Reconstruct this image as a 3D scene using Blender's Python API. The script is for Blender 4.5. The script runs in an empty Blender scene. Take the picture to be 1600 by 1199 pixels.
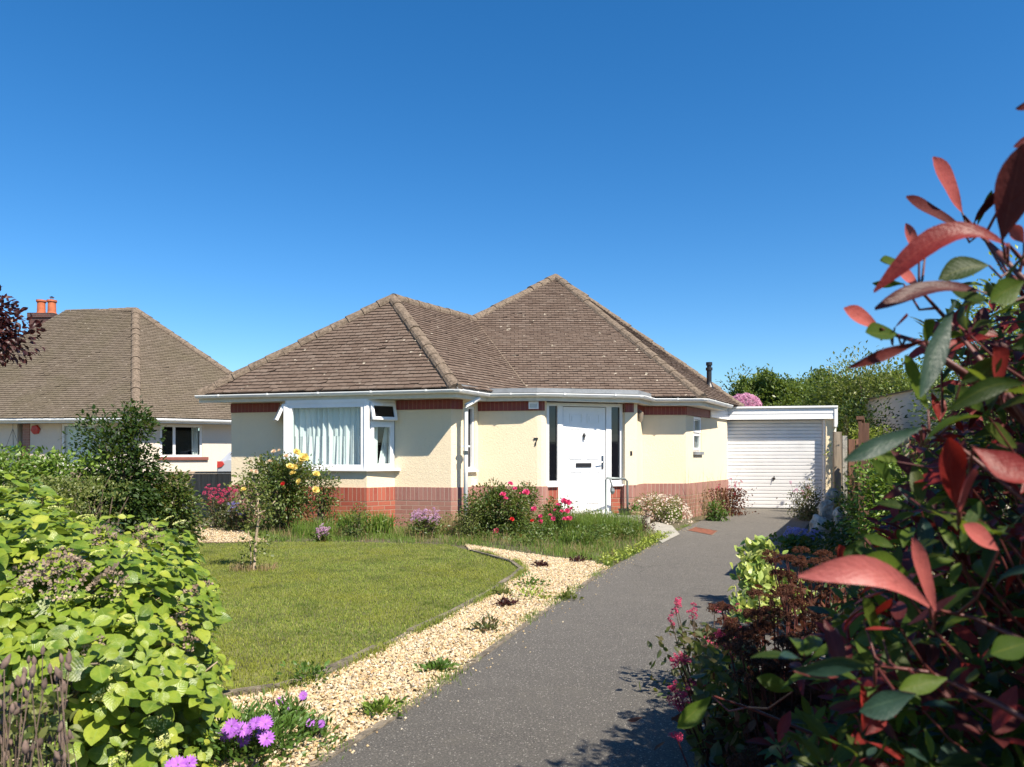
import bpy, math, random
import numpy as np
from mathutils import Vector, Matrix
random.seed(7); RG = np.random.default_rng(7)
sc = bpy.context.scene
# ------------------------------------------------------------------ camera, sky, sun, exposure
H = 1.22; FP = 1150.0; HY = 712.0
cd = bpy.data.cameras.new('camera'); cam = bpy.data.objects.new('camera', cd); sc.collection.objects.link(cam)
cd.sensor_width = 36; cd.lens = FP/1600*36; cd.shift_y = (HY-599.5)/1600
cd.clip_start = 0.05; cd.clip_end = 3000
cam.location = (0, 0, H); cam.rotation_euler = (math.radians(90), 0, 0)
cd.dof.use_dof = True; cd.dof.focus_distance = 11; cd.dof.aperture_fstop = 6.7
sc.camera = cam
SD = Vector((-.43, .52, -.78)).normalized()
w = bpy.data.worlds.new('World'); sc.world = w; w.use_nodes = True
wn = w.node_tree; bg = wn.nodes['Background']
sky = wn.nodes.new('ShaderNodeTexSky'); sky.sky_type = 'NISHITA'; sky.sun_disc = False
sky.sun_elevation = math.radians(49); sky.sun_rotation = math.radians(140.4)
sky.air_density = 1.0; sky.dust_density = 0.1; sky.ozone_density = 6.0
hs = wn.nodes.new('ShaderNodeHueSaturation'); hs.inputs['Saturation'].default_value = 1.26
wn.links.new(sky.outputs[0], hs.inputs['Color']); wn.links.new(hs.outputs[0], bg.inputs[0])
bg.inputs[1].default_value = 0.086
sl = bpy.data.lights.new('sun', 'SUN'); sl.energy = 5.0; sl.angle = math.radians(.53); sl.color = (1, .91, .77)
so = bpy.data.objects.new('sun', sl); sc.collection.objects.link(so)
so.rotation_euler = SD.to_track_quat('-Z', 'Y').to_euler(); so.location = (8, -10, 15)
sc.view_settings.view_transform = 'Standard'; sc.view_settings.look = 'None'
sc.view_settings.exposure = 0.95; sc.view_settings.gamma = 1

# ------------------------------------------------------------------ helpers
COL = sc.collection
def tag(o, label=None, cat=None, group=None, kind=None):
    if label: o['label'] = label
    if cat: o['category'] = cat
    if group: o['group'] = group
    if kind: o['kind'] = kind
    return o
def thing(name, label, cat, loc=(0, 0, 0), rz=0, group=None):
    o = bpy.data.objects.new(name, None); COL.objects.link(o); o.empty_display_size = .1
    o.location = loc; o.rotation_euler = (0, 0, rz)
    return tag(o, label, cat, group)
def link(name, me, parent=None):
    o = bpy.data.objects.new(name, me); COL.objects.link(o)
    if parent is not None:
        o.parent = parent
        # geometry is written in world space: undo the chain of parents
        m = Matrix.Identity(4); p = parent
        while p is not None:
            m = p.matrix_basis @ m if False else (p.matrix_parent_inverse @ p.matrix_basis) @ m; p = p.parent
        o.matrix_parent_inverse = m.inverted()
    return o
def at(px, py, y):                     # point of the place seen at photo pixel px, py at distance y
    return Vector(((px-800)/FP*y, y, H+(HY-py)/FP*y))
def g(px, py):                         # ground point
    y = H*FP/(py-HY); return ((px-800)/FP*y, y)

class MB:
    def __init__(s): s.v = []; s.f = []; s.m = []; s.uv = []
    def face(s, pts, m=0, uv=None):
        b = len(s.v); s.v += [tuple(p) for p in pts]; s.f.append(tuple(range(b, b+len(pts)))); s.m.append(m)
        s.uv.append(uv if uv else [(0, 0)]*len(pts))
    def fbox(s, F, s0, s1, d0, d1, z0, z1, m=0, off=0):
        P = lambda a, d, z: F.pt(a, d, z)
        a, b = s0+off, s1+off
        s.face([P(s0,d1,z0),P(s1,d1,z0),P(s1,d1,z1),P(s0,d1,z1)], m, [(a,z0),(b,z0),(b,z1),(a,z1)])
        s.face([P(s1,d0,z0),P(s0,d0,z0),P(s0,d0,z1),P(s1,d0,z1)], m, [(b,z0),(a,z0),(a,z1),(b,z1)])
        s.face([P(s0,d0,z0),P(s0,d1,z0),P(s0,d1,z1),P(s0,d0,z1)], m, [(d0,z0),(d1,z0),(d1,z1),(d0,z1)])
        s.face([P(s1,d1,z0),P(s1,d0,z0),P(s1,d0,z1),P(s1,d1,z1)], m, [(d1,z0),(d0,z0),(d0,z1),(d1,z1)])
        s.face([P(s0,d1,z1),P(s1,d1,z1),P(s1,d0,z1),P(s0,d0,z1)], m, [(a,d1),(b,d1),(b,d0),(a,d0)])
        s.face([P(s0,d0,z0),P(s1,d0,z0),P(s1,d1,z0),P(s0,d1,z0)], m, [(a,d0),(b,d0),(b,d1),(a,d1)])
        return s
    def prism(s, poly, z0, z1, m=0):
        n = len(poly)
        ar = sum(poly[i][0]*poly[(i+1)%n][1]-poly[(i+1)%n][0]*poly[i][1] for i in range(n))
        if ar < 0: poly = poly[::-1]
        s.face([(p[0],p[1],z1) for p in poly], m, [(p[0],p[1]) for p in poly])
        s.face([(p[0],p[1],z0) for p in poly[::-1]], m, [(p[0],p[1]) for p in poly[::-1]])
        L = 0
        for i in range(n):
            a, b = poly[i], poly[(i+1)%n]; d = math.dist(a, b)
            s.face([(a[0],a[1],z0),(b[0],b[1],z0),(b[0],b[1],z1),(a[0],a[1],z1)], m, [(L,z0),(L+d,z0),(L+d,z1),(L,z1)]); L += d
        return s
    def tube(s, pts, r, n=6, m=0, cap=True):
        pts = [Vector(p) for p in pts]
        if not hasattr(r, '__len__'): r = [r]*len(pts)
        rings = []; up = Vector((0,0,1))
        for i, p in enumerate(pts):
            t = (pts[min(i+1,len(pts)-1)]-pts[max(i-1,0)])
            t = t.normalized() if t.length > 1e-9 else Vector((0,0,1))
            a = t.cross(up)
            if a.length < .2: a = t.cross(Vector((1,0,0)))
            a.normalize(); b = t.cross(a)
            base = len(s.v)
            for k in range(n):
                an = 2*math.pi*k/n; s.v.append(tuple(p+a*math.cos(an)*r[i]+b*math.sin(an)*r[i]))
            rings.append(base)
        for i in range(len(pts)-1):
            for k in range(n):
                s.f.append((rings[i]+k, rings[i]+(k+1)%n, rings[i+1]+(k+1)%n, rings[i+1]+k)); s.m.append(m); s.uv.append([(0,0)]*4)
        if cap:
            for q in (rings[0], rings[-1]):
                s.f.append(tuple(q+k for k in range(n))); s.m.append(m); s.uv.append([(0,0)]*n)
        return s
    def lathe(s, prof, c=(0,0,0), n=20, m=0, axis=None, sx=1, sy=1):
        R = Matrix.Identity(3) if axis is None else Vector((0,0,1)).rotation_difference(Vector(axis)).to_matrix()
        c = Vector(c); b = len(s.v)
        for r, z in prof:
            for k in range(n):
                a = 2*math.pi*k/n; s.v.append(tuple(c+R@Vector((r*math.cos(a)*sx, r*math.sin(a)*sy, z))))
        for i in range(len(prof)-1):
            for k in range(n):
                s.f.append((b+i*n+k, b+i*n+(k+1)%n, b+(i+1)*n+(k+1)%n, b+(i+1)*n+k)); s.m.append(m); s.uv.append([(0,0)]*4)
        return s
    def build(s, name, mats, parent=None, smooth=False, bevel=0):
        me = bpy.data.meshes.new(name); me.from_pydata(s.v, [], s.f); me.validate(clean_customdata=False)
        for m in (mats if isinstance(mats, (list, tuple)) else [mats]): me.materials.append(m)
        me.polygons.foreach_set('material_index', s.m)
        ul = me.uv_layers.new(name='UVMap'); flat = [c for u in s.uv for p in u for c in p]
        if len(flat) == len(me.loops)*2: ul.data.foreach_set('uv', flat)
        me.polygons.foreach_set('use_smooth', [smooth]*len(me.polygons))
        me.update(); o = link(name, me, parent)
        if bevel:
            b = o.modifiers.new('bevel', 'BEVEL'); b.width = bevel; b.segments = 2; b.limit_method = 'ANGLE'
        return o

class F:                                # a wall facet: s along it, d out of it, z up
    def __init__(s, p0, p1):
        s.p = Vector((p0[0], p0[1])); q = Vector((p1[0], p1[1])); s.L = (q-s.p).length; s.e = (q-s.p).normalized()
        s.n = Vector((s.e.y, -s.e.x))
    def pt(s, a, d, z):
        q = s.p+s.e*a+s.n*d; return Vector((q.x, q.y, z))
    def s_at(s, px, d=0):               # where along the facet the photo column px falls
        k = (px-800)/FP; p = s.p+s.n*d
        return (k*p.y-p.x)/(s.e.x-k*s.e.y)
def offset(pts, d):                     # polyline moved outwards by d with mitred corners
    out = []; fs = [F(pts[i], pts[i+1]) for i in range(len(pts)-1)]
    for i in range(len(pts)):
        if i == 0: n = fs[0].n; k = 1
        elif i == len(pts)-1: n = fs[-1].n; k = 1
        else:
            n = (fs[i-1].n+fs[i].n).normalized(); k = 1/max(.3, n.dot(fs[i].n))
        out.append((pts[i][0]+n.x*d*k, pts[i][1]+n.y*d*k))
    return out

def mesh_np(name, V, Fc, mat, parent=None, rnd=None, uv=None, smooth=False):
    me = bpy.data.meshes.new(name); V = np.asarray(V, np.float32); Fc = np.asarray(Fc, np.int32); M, K = Fc.shape
    me.vertices.add(len(V)); me.vertices.foreach_set('co', V.ravel())
    me.loops.add(M*K); me.loops.foreach_set('vertex_index', Fc.ravel())
    me.polygons.add(M); me.polygons.foreach_set('loop_start', np.arange(0, M*K, K, dtype=np.int32))
    me.polygons.foreach_set('loop_total', np.full(M, K, np.int32))
    if rnd is not None:
        a = me.attributes.new('rnd', 'FLOAT', 'POINT'); a.data.foreach_set('value', np.asarray(rnd, np.float32))
    if uv is not None:
        u = me.uv_layers.new(name='UVMap'); u.data.foreach_set('uv', np.asarray(uv, np.float32)[Fc.ravel()].ravel())
    me.materials.append(mat); me.update(calc_edges=True)
    me.polygons.foreach_set('use_smooth', np.full(M, smooth))
    return link(name, me, parent)

# leaf templates: rows of left, centre, right
def leaf_t(n=2, wid=.5, fold=.15, droop=.25, peak=.45, stalk=.0, wave=0, point=1.0):
    V = []; UV = []
    for i in range(n+1):
        t = i/n
        ww = wid*.5*(math.sin(math.pi*min(1, (t**(math.log(.5)/math.log(peak)))))**point)+.012
        z = -droop*t*t
        wz = wave*math.sin(t*9)
        for sx in (-1, 0, 1):
            V.append((sx*ww, stalk+t*(1-stalk), z+(fold*ww*2 if sx else 0)+wz*sx)); UV.append((sx*.5+.5, t))
    Fc = []
    for i in range(n):
        a = i*3; Fc += [(a, a+1, a+4, a+3), (a+1, a+2, a+5, a+4)]
    return np.array(V), np.array(Fc), np.array(UV)
def norm(a): return a/np.maximum(np.linalg.norm(a, axis=1, keepdims=True), 1e-9)
def leaves(pos, d, nrm, size, T, mat, name='foliage', parent=None, rnd=None, smooth=False, wscale=None):
    pos = np.asarray(pos, float); N = len(pos); TV, TF, TU = T
    d = norm(np.asarray(d, float)); nrm = np.asarray(nrm, float); x = norm(np.cross(d, nrm)); z = np.cross(x, d)
    size = np.broadcast_to(np.asarray(size, float), (N,)); ws = np.ones(N) if wscale is None else wscale
    bend = RG.normal(1, .5, N)
    V = pos[:,None,:] + (x[:,None,:]*(TV[None,:,0,None]*ws[:,None,None]) + d[:,None,:]*TV[None,:,1,None] + z[:,None,:]*(TV[None,:,2,None]*bend[:,None,None]))*size[:,None,None]
    k = len(TV); Fc = (TF[None]+(np.arange(N)*k)[:,None,None]).reshape(-1, TF.shape[1])
    if rnd is None: rnd = RG.random(N)
    return mesh_np(name, V.reshape(-1,3), Fc, mat, parent, np.repeat(rnd, k), np.tile(TU, (N,1)), smooth)
def randdir(N): return norm(RG.normal(0, 1, (N,3)))
def inpoly(P, poly):
    x, y = P[:,0], P[:,1]; r = np.zeros(len(P), bool); n = len(poly)
    for i in range(n):
        x1, y1 = poly[i]; x2, y2 = poly[(i+1)%n]
        if y1 == y2: continue
        c = ((y1 > y) != (y2 > y)) & (x < (x2-x1)*(y-y1)/(y2-y1)+x1); r ^= c
    return r
def scatter(poly, n):
    a = np.array(poly); lo, hi = a.min(0), a.max(0); out = np.zeros((0,2))
    while len(out) < n:
        P = RG.random((n*2,2))*(hi-lo)+lo; out = np.vstack([out, P[inpoly(P, poly)]])
    return out[:n]

# ------------------------------------------------------------------ materials
def mat(name): 
    m = bpy.data.materials.new(name); m.use_nodes = True; return m, m.node_tree, m.node_tree.nodes['Principled BSDF']
def N(nt, t, **k):
    n = nt.nodes.new('ShaderNode'+t)
    for a, b in k.items(): setattr(n, a, b)
    return n
def ramp(nt, stops, inp=None, interp='LINEAR'):
    r = N(nt, 'ValToRGB'); el = r.color_ramp.elements; r.color_ramp.interpolation = interp
    while len(el) < len(stops): el.new(.5)
    for e, (p, c) in zip(el, stops): e.position = p; e.color = (*c, 1) if len(c) == 3 else c
    if inp is not None: nt.links.new(inp, r.inputs[0])
    return r
def noise(nt, scale, detail=4, rough=.6, vec=None, dist=0):
    n = N(nt, 'TexNoise'); n.inputs['Scale'].default_value = scale; n.inputs['Detail'].default_value = detail
    n.inputs['Roughness'].default_value = rough; n.inputs['Distortion'].default_value = dist
    if vec is not None: nt.links.new(vec, n.inputs['Vector'])
    return n
def objc(nt): 
    g_ = N(nt, 'NewGeometry'); return g_.outputs['Position']
def mix(nt, f, a, b, mode='MIX'):
    m = N(nt, 'Mix', data_type='RGBA', blend_type=mode)
    for i, v in ((0, f), (6, a), (7, b)):
        if isinstance(v, (int, float)): m.inputs[i].default_value = v
        elif isinstance(v, tuple): m.inputs[i].default_value = (*v, 1)
        else: nt.links.new(v, m.inputs[i])
    return m.outputs[2]
def bump(nt, b, h, dist=.01, strength=1, normal=None):
    n = N(nt, 'Bump'); n.inputs['Distance'].default_value = dist; n.inputs['Strength'].default_value = strength
    nt.links.new(h, n.inputs['Height'])
    if normal is not None: nt.links.new(normal, n.inputs['Normal'])
    nt.links.new(n.outputs[0], b.inputs['Normal']); return n.outputs[0]
def plain(name, c, rough=.5, metal=0, spec=.5, var=.06, vs=6, bmp=0, bs=40):
    m, nt, b = mat(name); p = objc(nt); n = noise(nt, vs, 5, .65, p)
    lo = tuple(x*(1-var*2) for x in c); hi = tuple(min(1, x*(1+var)) for x in c)
    r = ramp(nt, [(.3, lo), (.7, hi)], n.outputs[0]); nt.links.new(r.outputs[0], b.inputs['Base Color'])
    b.inputs['Roughness'].default_value = rough; b.inputs['Metallic'].default_value = metal; b.inputs['Specular IOR Level'].default_value = spec
    if bmp: bump(nt, b, noise(nt, bs, 4, .6, p).outputs[0], bmp)
    return m
def stucco(name, c, dirt=(.5,.42,.3), streak=.14):
    m, nt, b = mat(name); p = objc(nt)
    big = noise(nt, 1.1, 5, .6, p); mid = noise(nt, 9, 6, .6, p, .6)
    c1 = mix(nt, ramp(nt, [(.35,(0,0,0)),(.75,(1,1,1))], big.outputs[0]).outputs[0], tuple(x*.93 for x in c), c)
    c2 = mix(nt, ramp(nt, [(.6,(0,0,0)),(.85,(.35,.35,.35))], mid.outputs[0]).outputs[0], c1, tuple(x*.8 for x in c))
    # dirt splashed up from the ground and rain streaks
    sp = N(nt, 'SeparateXYZ'); nt.links.new(p, sp.inputs[0])
    mp = N(nt, 'Mapping'); nt.links.new(p, mp.inputs[0]); mp.inputs['Scale'].default_value = (9, 9, .7)
    st = noise(nt, 1, 4, .6, mp.outputs[0]); f = ramp(nt, [(.58,(0,0,0)),(.8,(streak,)*3)], st.outputs[0]).outputs[0]
    c3 = mix(nt, f, c2, dirt); nt.links.new(c3, b.inputs['Base Color'])
    b.inputs['Roughness'].default_value = .85; b.inputs['Specular IOR Level'].default_value = .2
    v = noise(nt, 34, 8, .65, p, 1.2); bump(nt, b, v.outputs[0], .020, .6)
    return m
def brick(name, cols, mort, soldier=False, rough=.75):
    m, nt, b = mat(name); uv = N(nt, 'UVMap'); t = N(nt, 'TexBrick')
    wob = noise(nt, 7, 3, .5, uv.outputs[0]); ad = N(nt, 'VectorMath', operation='MULTIPLY_ADD')
    nt.links.new(wob.outputs[1], ad.inputs[0]); ad.inputs[1].default_value = (.012, .012, 0); nt.links.new(uv.outputs[0], ad.inputs[2])
    nt.links.new(ad.outputs[0], t.inputs[0])
    t.inputs['Scale'].default_value = 1; t.inputs['Mortar Size'].default_value = .0065; t.inputs['Mortar Smooth'].default_value = .25
    t.inputs['Brick Width'].default_value = .077 if soldier else .232; t.inputs['Row Height'].default_value = 3.0 if soldier else .075
    t.offset = 0 if soldier else .5; t.inputs['Bias'].default_value = 0
    t.inputs['Color1'].default_value = (*cols[0], 1); t.inputs['Color2'].default_value = (*cols[1], 1); t.inputs['Mortar'].default_value = (*mort, 1)
    n = noise(nt, 14, 6, .65, objc(nt)); c = mix(nt, ramp(nt, [(.3,(0,0,0)),(.8,(.6,.6,.6))], n.outputs[0]).outputs[0], t.outputs[0], cols[2])
    nt.links.new(c, b.inputs['Base Color']); b.inputs['Roughness'].default_value = rough
    inv = N(nt, 'Math', operation='SUBTRACT'); inv.inputs[0].default_value = 1; nt.links.new(t.outputs['Fac'], inv.inputs[1])
    a2 = N(nt, 'Math', operation='MULTIPLY_ADD'); nt.links.new(noise(nt, 60, 4, .6, objc(nt)).outputs[0], a2.inputs[0]); a2.inputs[1].default_value = .35; nt.links.new(inv.outputs[0], a2.inputs[2])
    bump(nt, b, a2.outputs[0], .006)
    return m
def tiles(name, cols, lich=(.55,.5,.4), moss=None, lth=.685):
    m, nt, b = mat(name); a = N(nt, 'Attribute', attribute_name='rnd'); p = objc(nt)
    r = ramp(nt, [(i/(len(cols)-1), c) for i, c in enumerate(cols)], a.outputs['Fac'])
    n1 = noise(nt, 22, 6, .7, p); c = mix(nt, ramp(nt, [(.35,(0,0,0)),(.75,(.65,.65,.65))], n1.outputs[0]).outputs[0], r.outputs[0], tuple(x*1.35 for x in cols[0]))
    if moss:
        n2 = noise(nt, .8, 5, .7, p); c = mix(nt, ramp(nt, [(.45,(0,0,0)),(.7,(.6,.6,.6))], n2.outputs[0]).outputs[0], c, moss)
    n3 = noise(nt, 9, 3, .5, p); f = ramp(nt, [(lth,(0,0,0)),(lth+.05,(.8,.8,.8))], n3.outputs[0])
    c = mix(nt, f.outputs[0], c, lich); nt.links.new(c, b.inputs['Base Color'])
    b.inputs['Roughness'].default_value = .9; b.inputs['Specular IOR Level'].default_value = .15
    bump(nt, b, noise(nt, 70, 5, .7, p).outputs[0], .006)
    return m
def leafm(name, cols, rough=.42, tr=.3, vein=None, spec=.4, trc=None, vs=.05):
    m, nt, b = mat(name); a = N(nt, 'Attribute', attribute_name='rnd')
    r = ramp(nt, [(i/max(1, len(cols)-1), c) for i, c in enumerate(cols)], a.outputs['Fac']); c = r.outputs[0]
    n = noise(nt, 30, 4, .6, objc(nt)); c = mix(nt, ramp(nt, [(.3,(.0,.0,.0)),(.8,(.4,.4,.4))], n.outputs[0]).outputs[0], c, tuple(min(1, x*1.5) for x in cols[-1]))
    if vein:
        uv = N(nt, 'UVMap'); sp = N(nt, 'SeparateXYZ'); nt.links.new(uv.outputs[0], sp.inputs[0])
        d = N(nt, 'Math', operation='SUBTRACT'); nt.links.new(sp.outputs[0], d.inputs[0]); d.inputs[1].default_value = .5
        ab = N(nt, 'Math', operation='ABSOLUTE'); nt.links.new(d.outputs[0], ab.inputs[0])
        fr = ramp(nt, [(.010,(.5,.5,.5)),(.035,(0,0,0))], ab.outputs[0])
        # side veins slanting from the midrib
        ma = N(nt, 'Math', operation='MULTIPLY_ADD'); nt.links.new(ab.outputs[0], ma.inputs[0]); ma.inputs[1].default_value = -.55; nt.links.new(sp.outputs[1], ma.inputs[2])
        ms = N(nt, 'Math', operation='MULTIPLY'); nt.links.new(ma.outputs[0], ms.inputs[0]); ms.inputs[1].default_value = 62
        si = N(nt, 'Math', operation='SINE'); nt.links.new(ms.outputs[0], si.inputs[0])
        fv = ramp(nt, [(.88,(0,0,0)),(1,(vs,vs,vs))], si.outputs[0])
        c = mix(nt, fr.outputs[0], c, vein); c = mix(nt, fv.outputs[0], c, vein)
        nb_ = bump(nt, b, si.outputs[0], .00012 if vs < .1 else .0004, .4); bump(nt, b, noise(nt, 120, 4, .6, objc(nt)).outputs[0], .0016, .7, nb_)
        bl = noise(nt, 55, 5, .7, objc(nt)); c = mix(nt, ramp(nt, [(.6,(0,0,0)),(.72,(.5,.5,.5))], bl.outputs[0]).outputs[0], c, tuple(x*.5 for x in cols[0]))
    nt.links.new(c, b.inputs['Base Color']); b.inputs['Roughness'].default_value = rough; b.inputs['Specular IOR Level'].default_value = spec
    t = N(nt, 'BsdfTranslucent'); g2 = mix(nt, .5, c, trc if trc else (.35,.45,.04), 'MIX'); nt.links.new(g2, t.inputs[0])
    mx = N(nt, 'MixShader'); mx.inputs[0].default_value = tr; nt.links.new(b.outputs[0], mx.inputs[1]); nt.links.new(t.outputs[0], mx.inputs[2])
    nt.links.new(mx.outputs[0], nt.nodes['Material Output'].inputs[0]); return m
def glassm(name, tint=(.9,.95,.95), refl=.5):
    m, nt, b = mat(name); t = N(nt, 'BsdfTransparent'); t.inputs[0].default_value = (*tint, 1)
    gl = N(nt, 'BsdfGlossy'); gl.inputs['Roughness'].default_value = .02
    lw = N(nt, 'LayerWeight'); pw = N(nt, 'Math', operation='POWER'); nt.links.new(lw.outputs['Facing'], pw.inputs[0]); pw.inputs[1].default_value = 4.5
    fr = N(nt, 'Math', operation='MULTIPLY_ADD'); nt.links.new(pw.outputs[0], fr.inputs[0]); fr.inputs[1].default_value = .6; fr.inputs[2].default_value = .035
    mx = N(nt, 'MixShader'); nt.links.new(fr.outputs[0], mx.inputs[0]); nt.links.new(t.outputs[0], mx.inputs[1]); nt.links.new(gl.outputs[0], mx.inputs[2])
    nt.links.new(mx.outputs[0], nt.nodes['Material Output'].inputs[0]); return m

M = {}
M['cream'] = stucco('cream render', (.80,.675,.48))
M['cream2'] = stucco('cream garage render', (.82,.69,.48), streak=.02)
M['white_render'] = stucco('pale render', (.66,.58,.49))
M['upvc'] = plain('white upvc', (.79,.79,.79), .3, var=.035, vs=2.5)
M['upvc_old'] = plain('white gutter plastic', (.76,.77,.76), .35, var=.06, vs=3)
M['soffit'] = plain('painted soffit board', (.66,.64,.56), .6, var=.06)
M['brick'] = brick('red plinth brick', ((.25,.045,.026),(.34,.085,.045),(.30,.11,.07)), (.34,.23,.16))
M['brick_s'] = brick('red soldier brick', ((.25,.042,.026),(.36,.085,.05),(.30,.11,.07)), (.38,.25,.18), True)
M['brick_band'] = brick('dark red eaves brick', ((.17,.022,.016),(.22,.035,.024),(.19,.035,.025)), (.30,.12,.08), True, .5)
M['brick_dull'] = brick('weathered plinth brick', ((.24,.105,.08),(.32,.15,.115),(.33,.19,.15)), (.38,.28,.22))
M['brick_dull_s'] = brick('weathered soldier brick', ((.24,.10,.08),(.32,.15,.12),(.34,.19,.16)), (.42,.31,.25), True)
M['brick_dark'] = brick('chimney brick', ((.06,.026,.022),(.11,.04,.03),(.08,.05,.045)), (.14,.11,.10))
M['tile'] = tiles('brown roof tile', [(.108,.077,.060),(.136,.100,.079),(.154,.116,.092),(.122,.089,.069),(.170,.132,.107)])
M['tile2'] = tiles('mossy brown roof tile', [(.110,.088,.066),(.135,.108,.082),(.150,.122,.094),(.122,.098,.074),(.165,.135,.106)], moss=(.115,.098,.062), lth=.71)
M['ridge'] = plain('mortared hip tile', (.19,.148,.112), .95, var=.3, vs=18, bmp=.012, bs=45, spec=.1)
M['lead'] = plain('grey lead', (.22,.235,.25), .5, var=.12, vs=5)
M['black'] = plain('black plastic', (.015,.015,.017), .4)
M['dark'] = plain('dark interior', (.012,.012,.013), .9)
M['dglass'] = plain('dark glass', (.006,.007,.010), .04, var=0, spec=.55)
M['glass'] = glassm('window glass')
M['metal'] = plain('chrome', (.55,.55,.55), .25, metal=1)
M['galv'] = plain('galvanised tube', (.17,.20,.20), .5, metal=.3)
M['terracotta'] = plain('terracotta', (.46,.13,.055), .8, var=.15)
M['pot'] = plain('brown pot', (.30,.19,.11), .8, var=.2, bmp=.01)
M['red'] = plain('red plastic', (.45,.04,.03), .3)
M['stone'] = plain('grey limestone', (.50,.46,.39), .9, var=.3, vs=7, bmp=.05, bs=12)
M['slab'] = plain('pale paving stone', (.36,.34,.29), .9, var=.2, vs=9, bmp=.01)
M['bark'] = plain('bark', (.12,.085,.06), .9, var=.3, vs=30, bmp=.01)
M['twig'] = plain('dry twig', (.34,.26,.18), .9, var=.2, vs=30)
M['redtwig'] = plain('red twig', (.10,.022,.018), .5, var=.2, vs=30)
M['wood'] = None
def woodm(name, c):
    m, nt, b = mat(name); p = objc(nt); mp = N(nt, 'Mapping'); mp.inputs['Scale'].default_value = (14, 14, .9); nt.links.new(p, mp.inputs[0])
    n = noise(nt, 1.5, 8, .7, mp.outputs[0], .4); r = ramp(nt, [(.25, tuple(x*.45 for x in c)), (.5, c), (.8, tuple(x*1.5 for x in c))], n.outputs[0])
    nt.links.new(r.outputs[0], b.inputs['Base Color']); b.inputs['Roughness'].default_value = .85; bump(nt, b, n.outputs[0], .008); return m
M['wood'] = woodm('stained red brown boards', (.16,.075,.045)); M['wood_grey'] = woodm('weathered grey timber', (.26,.21,.155)); M['wood_dark'] = woodm('dark weathered boards', (.27,.20,.14))

# ground materials
m, nt, b = mat('tarmac'); M['tarmac'] = m; p = objc(nt)
n1 = noise(nt, .9, 6, .65, p); n2 = noise(nt, 105, 5, .85, p); n4 = noise(nt, 5, 6, .7, p)
v = N(nt, 'TexVoronoi'); v.inputs['Scale'].default_value = 105; nt.links.new(p, v.inputs[0])
c = mix(nt, n1.outputs[0], (.070,.065,.057), (.130,.119,.103)); c = mix(nt, ramp(nt, [(.35,(0,0,0)),(.75,(.6,.6,.6))], n4.outputs[0]).outputs[0], c, (.048,.044,.040))
c = mix(nt, ramp(nt, [(.47,(0,0,0)),(.62,(.9,.9,.9))], n2.outputs[0]).outputs[0], c, (.24,.22,.19))
sx = N(nt, 'SeparateColor'); nt.links.new(v.outputs['Color'], sx.inputs[0]); pick = ramp(nt, [(.86,(0,0,0)),(.87,(1,1,1))], sx.outputs[0]); near = ramp(nt, [(.30,(1,1,1)),(.42,(0,0,0))], v.outputs['Distance'])
fm = N(nt, 'Math', operation='MULTIPLY'); nt.links.new(pick.outputs[0], fm.inputs[0]); nt.links.new(near.outputs[0], fm.inputs[1])
c = mix(nt, fm.outputs[0], c, (.40,.37,.32))
st_ = noise(nt, 2.2, 6, .75, p, .8); c = mix(nt, ramp(nt, [(.56,(0,0,0)),(.66,(.45,.45,.45))], st_.outputs[0]).outputs[0], c, (.15,.135,.11))
ms_ = noise(nt, 1.4, 7, .8, p, .3); c = mix(nt, ramp(nt, [(.63,(0,0,0)),(.70,(.6,.6,.6))], ms_.outputs[0]).outputs[0], c, (.035,.036,.022))
vc = N(nt, 'TexVoronoi', feature='DISTANCE_TO_EDGE'); vc.inputs['Scale'].default_value = .55; wn_ = noise(nt, 3, 5, .7, p); wa = N(nt, 'VectorMath', operation='MULTIPLY_ADD'); nt.links.new(wn_.outputs[1], wa.inputs[0]); wa.inputs[1].default_value = (.5,.5,0); nt.links.new(p, wa.inputs[2]); nt.links.new(wa.outputs[0], vc.inputs[0])
ck = ramp(nt, [(.0015,(.7,.7,.7)),(.005,(0,0,0))], vc.outputs['Distance']); gate = ramp(nt, [(.5,(0,0,0)),(.56,(1,1,1))], noise(nt, .7, 3, .5, p).outputs[0]); fk = N(nt, 'Math', operation='MULTIPLY'); nt.links.new(ck.outputs[0], fk.inputs[0]); nt.links.new(gate.outputs[0], fk.inputs[1]); c = mix(nt, fk.outputs[0], c, (.02,.02,.015)); nt.links.new(c, b.inputs['Base Color']); b.inputs['Roughness'].default_value = .85
bump(nt, b, n2.outputs[0], .014)
m, nt, b = mat('soil and rough grass'); M['soil'] = m; p = objc(nt)
n1 = noise(nt, 1.3, 6, .7, p); n2 = noise(nt, 40, 5, .7, p)
c = mix(nt, n1.outputs[0], (.10,.085,.045), (.07,.085,.03)); c = mix(nt, n2.outputs[0], c, (.16,.13,.08)); nt.links.new(c, b.inputs['Base Color']); b.inputs['Roughness'].default_value = .95; bump(nt, b, n2.outputs[0], .03)
M['lawnbase'] = plain('lawn thatch', (.15,.15,.045), .95, var=.3, vs=3, bmp=.02)
M['gravelbase'] = plain('gravel bed', (.26,.19,.11), .95, var=.35, vs=40, bmp=.03, bs=60)
M['kerb'] = plain('concrete edging', (.20,.165,.12), .95, var=.35, vs=12, bmp=.02)
def attrm(name, cols, rough=.8, patch=None, ps=.8):
    m, nt, b = mat(name); a = N(nt, 'Attribute', attribute_name='rnd'); r = ramp(nt, [(i/(len(cols)-1), c) for i, c in enumerate(cols)], a.outputs['Fac']); c = r.outputs[0]
    if patch: c = mix(nt, ramp(nt, [(.42,(0,0,0)),(.62,(.75,.75,.75))], noise(nt, ps, 5, .7, objc(nt)).outputs[0]).outputs[0], c, patch)
    nt.links.new(c, b.inputs['Base Color']); b.inputs['Roughness'].default_value = rough; return m
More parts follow.
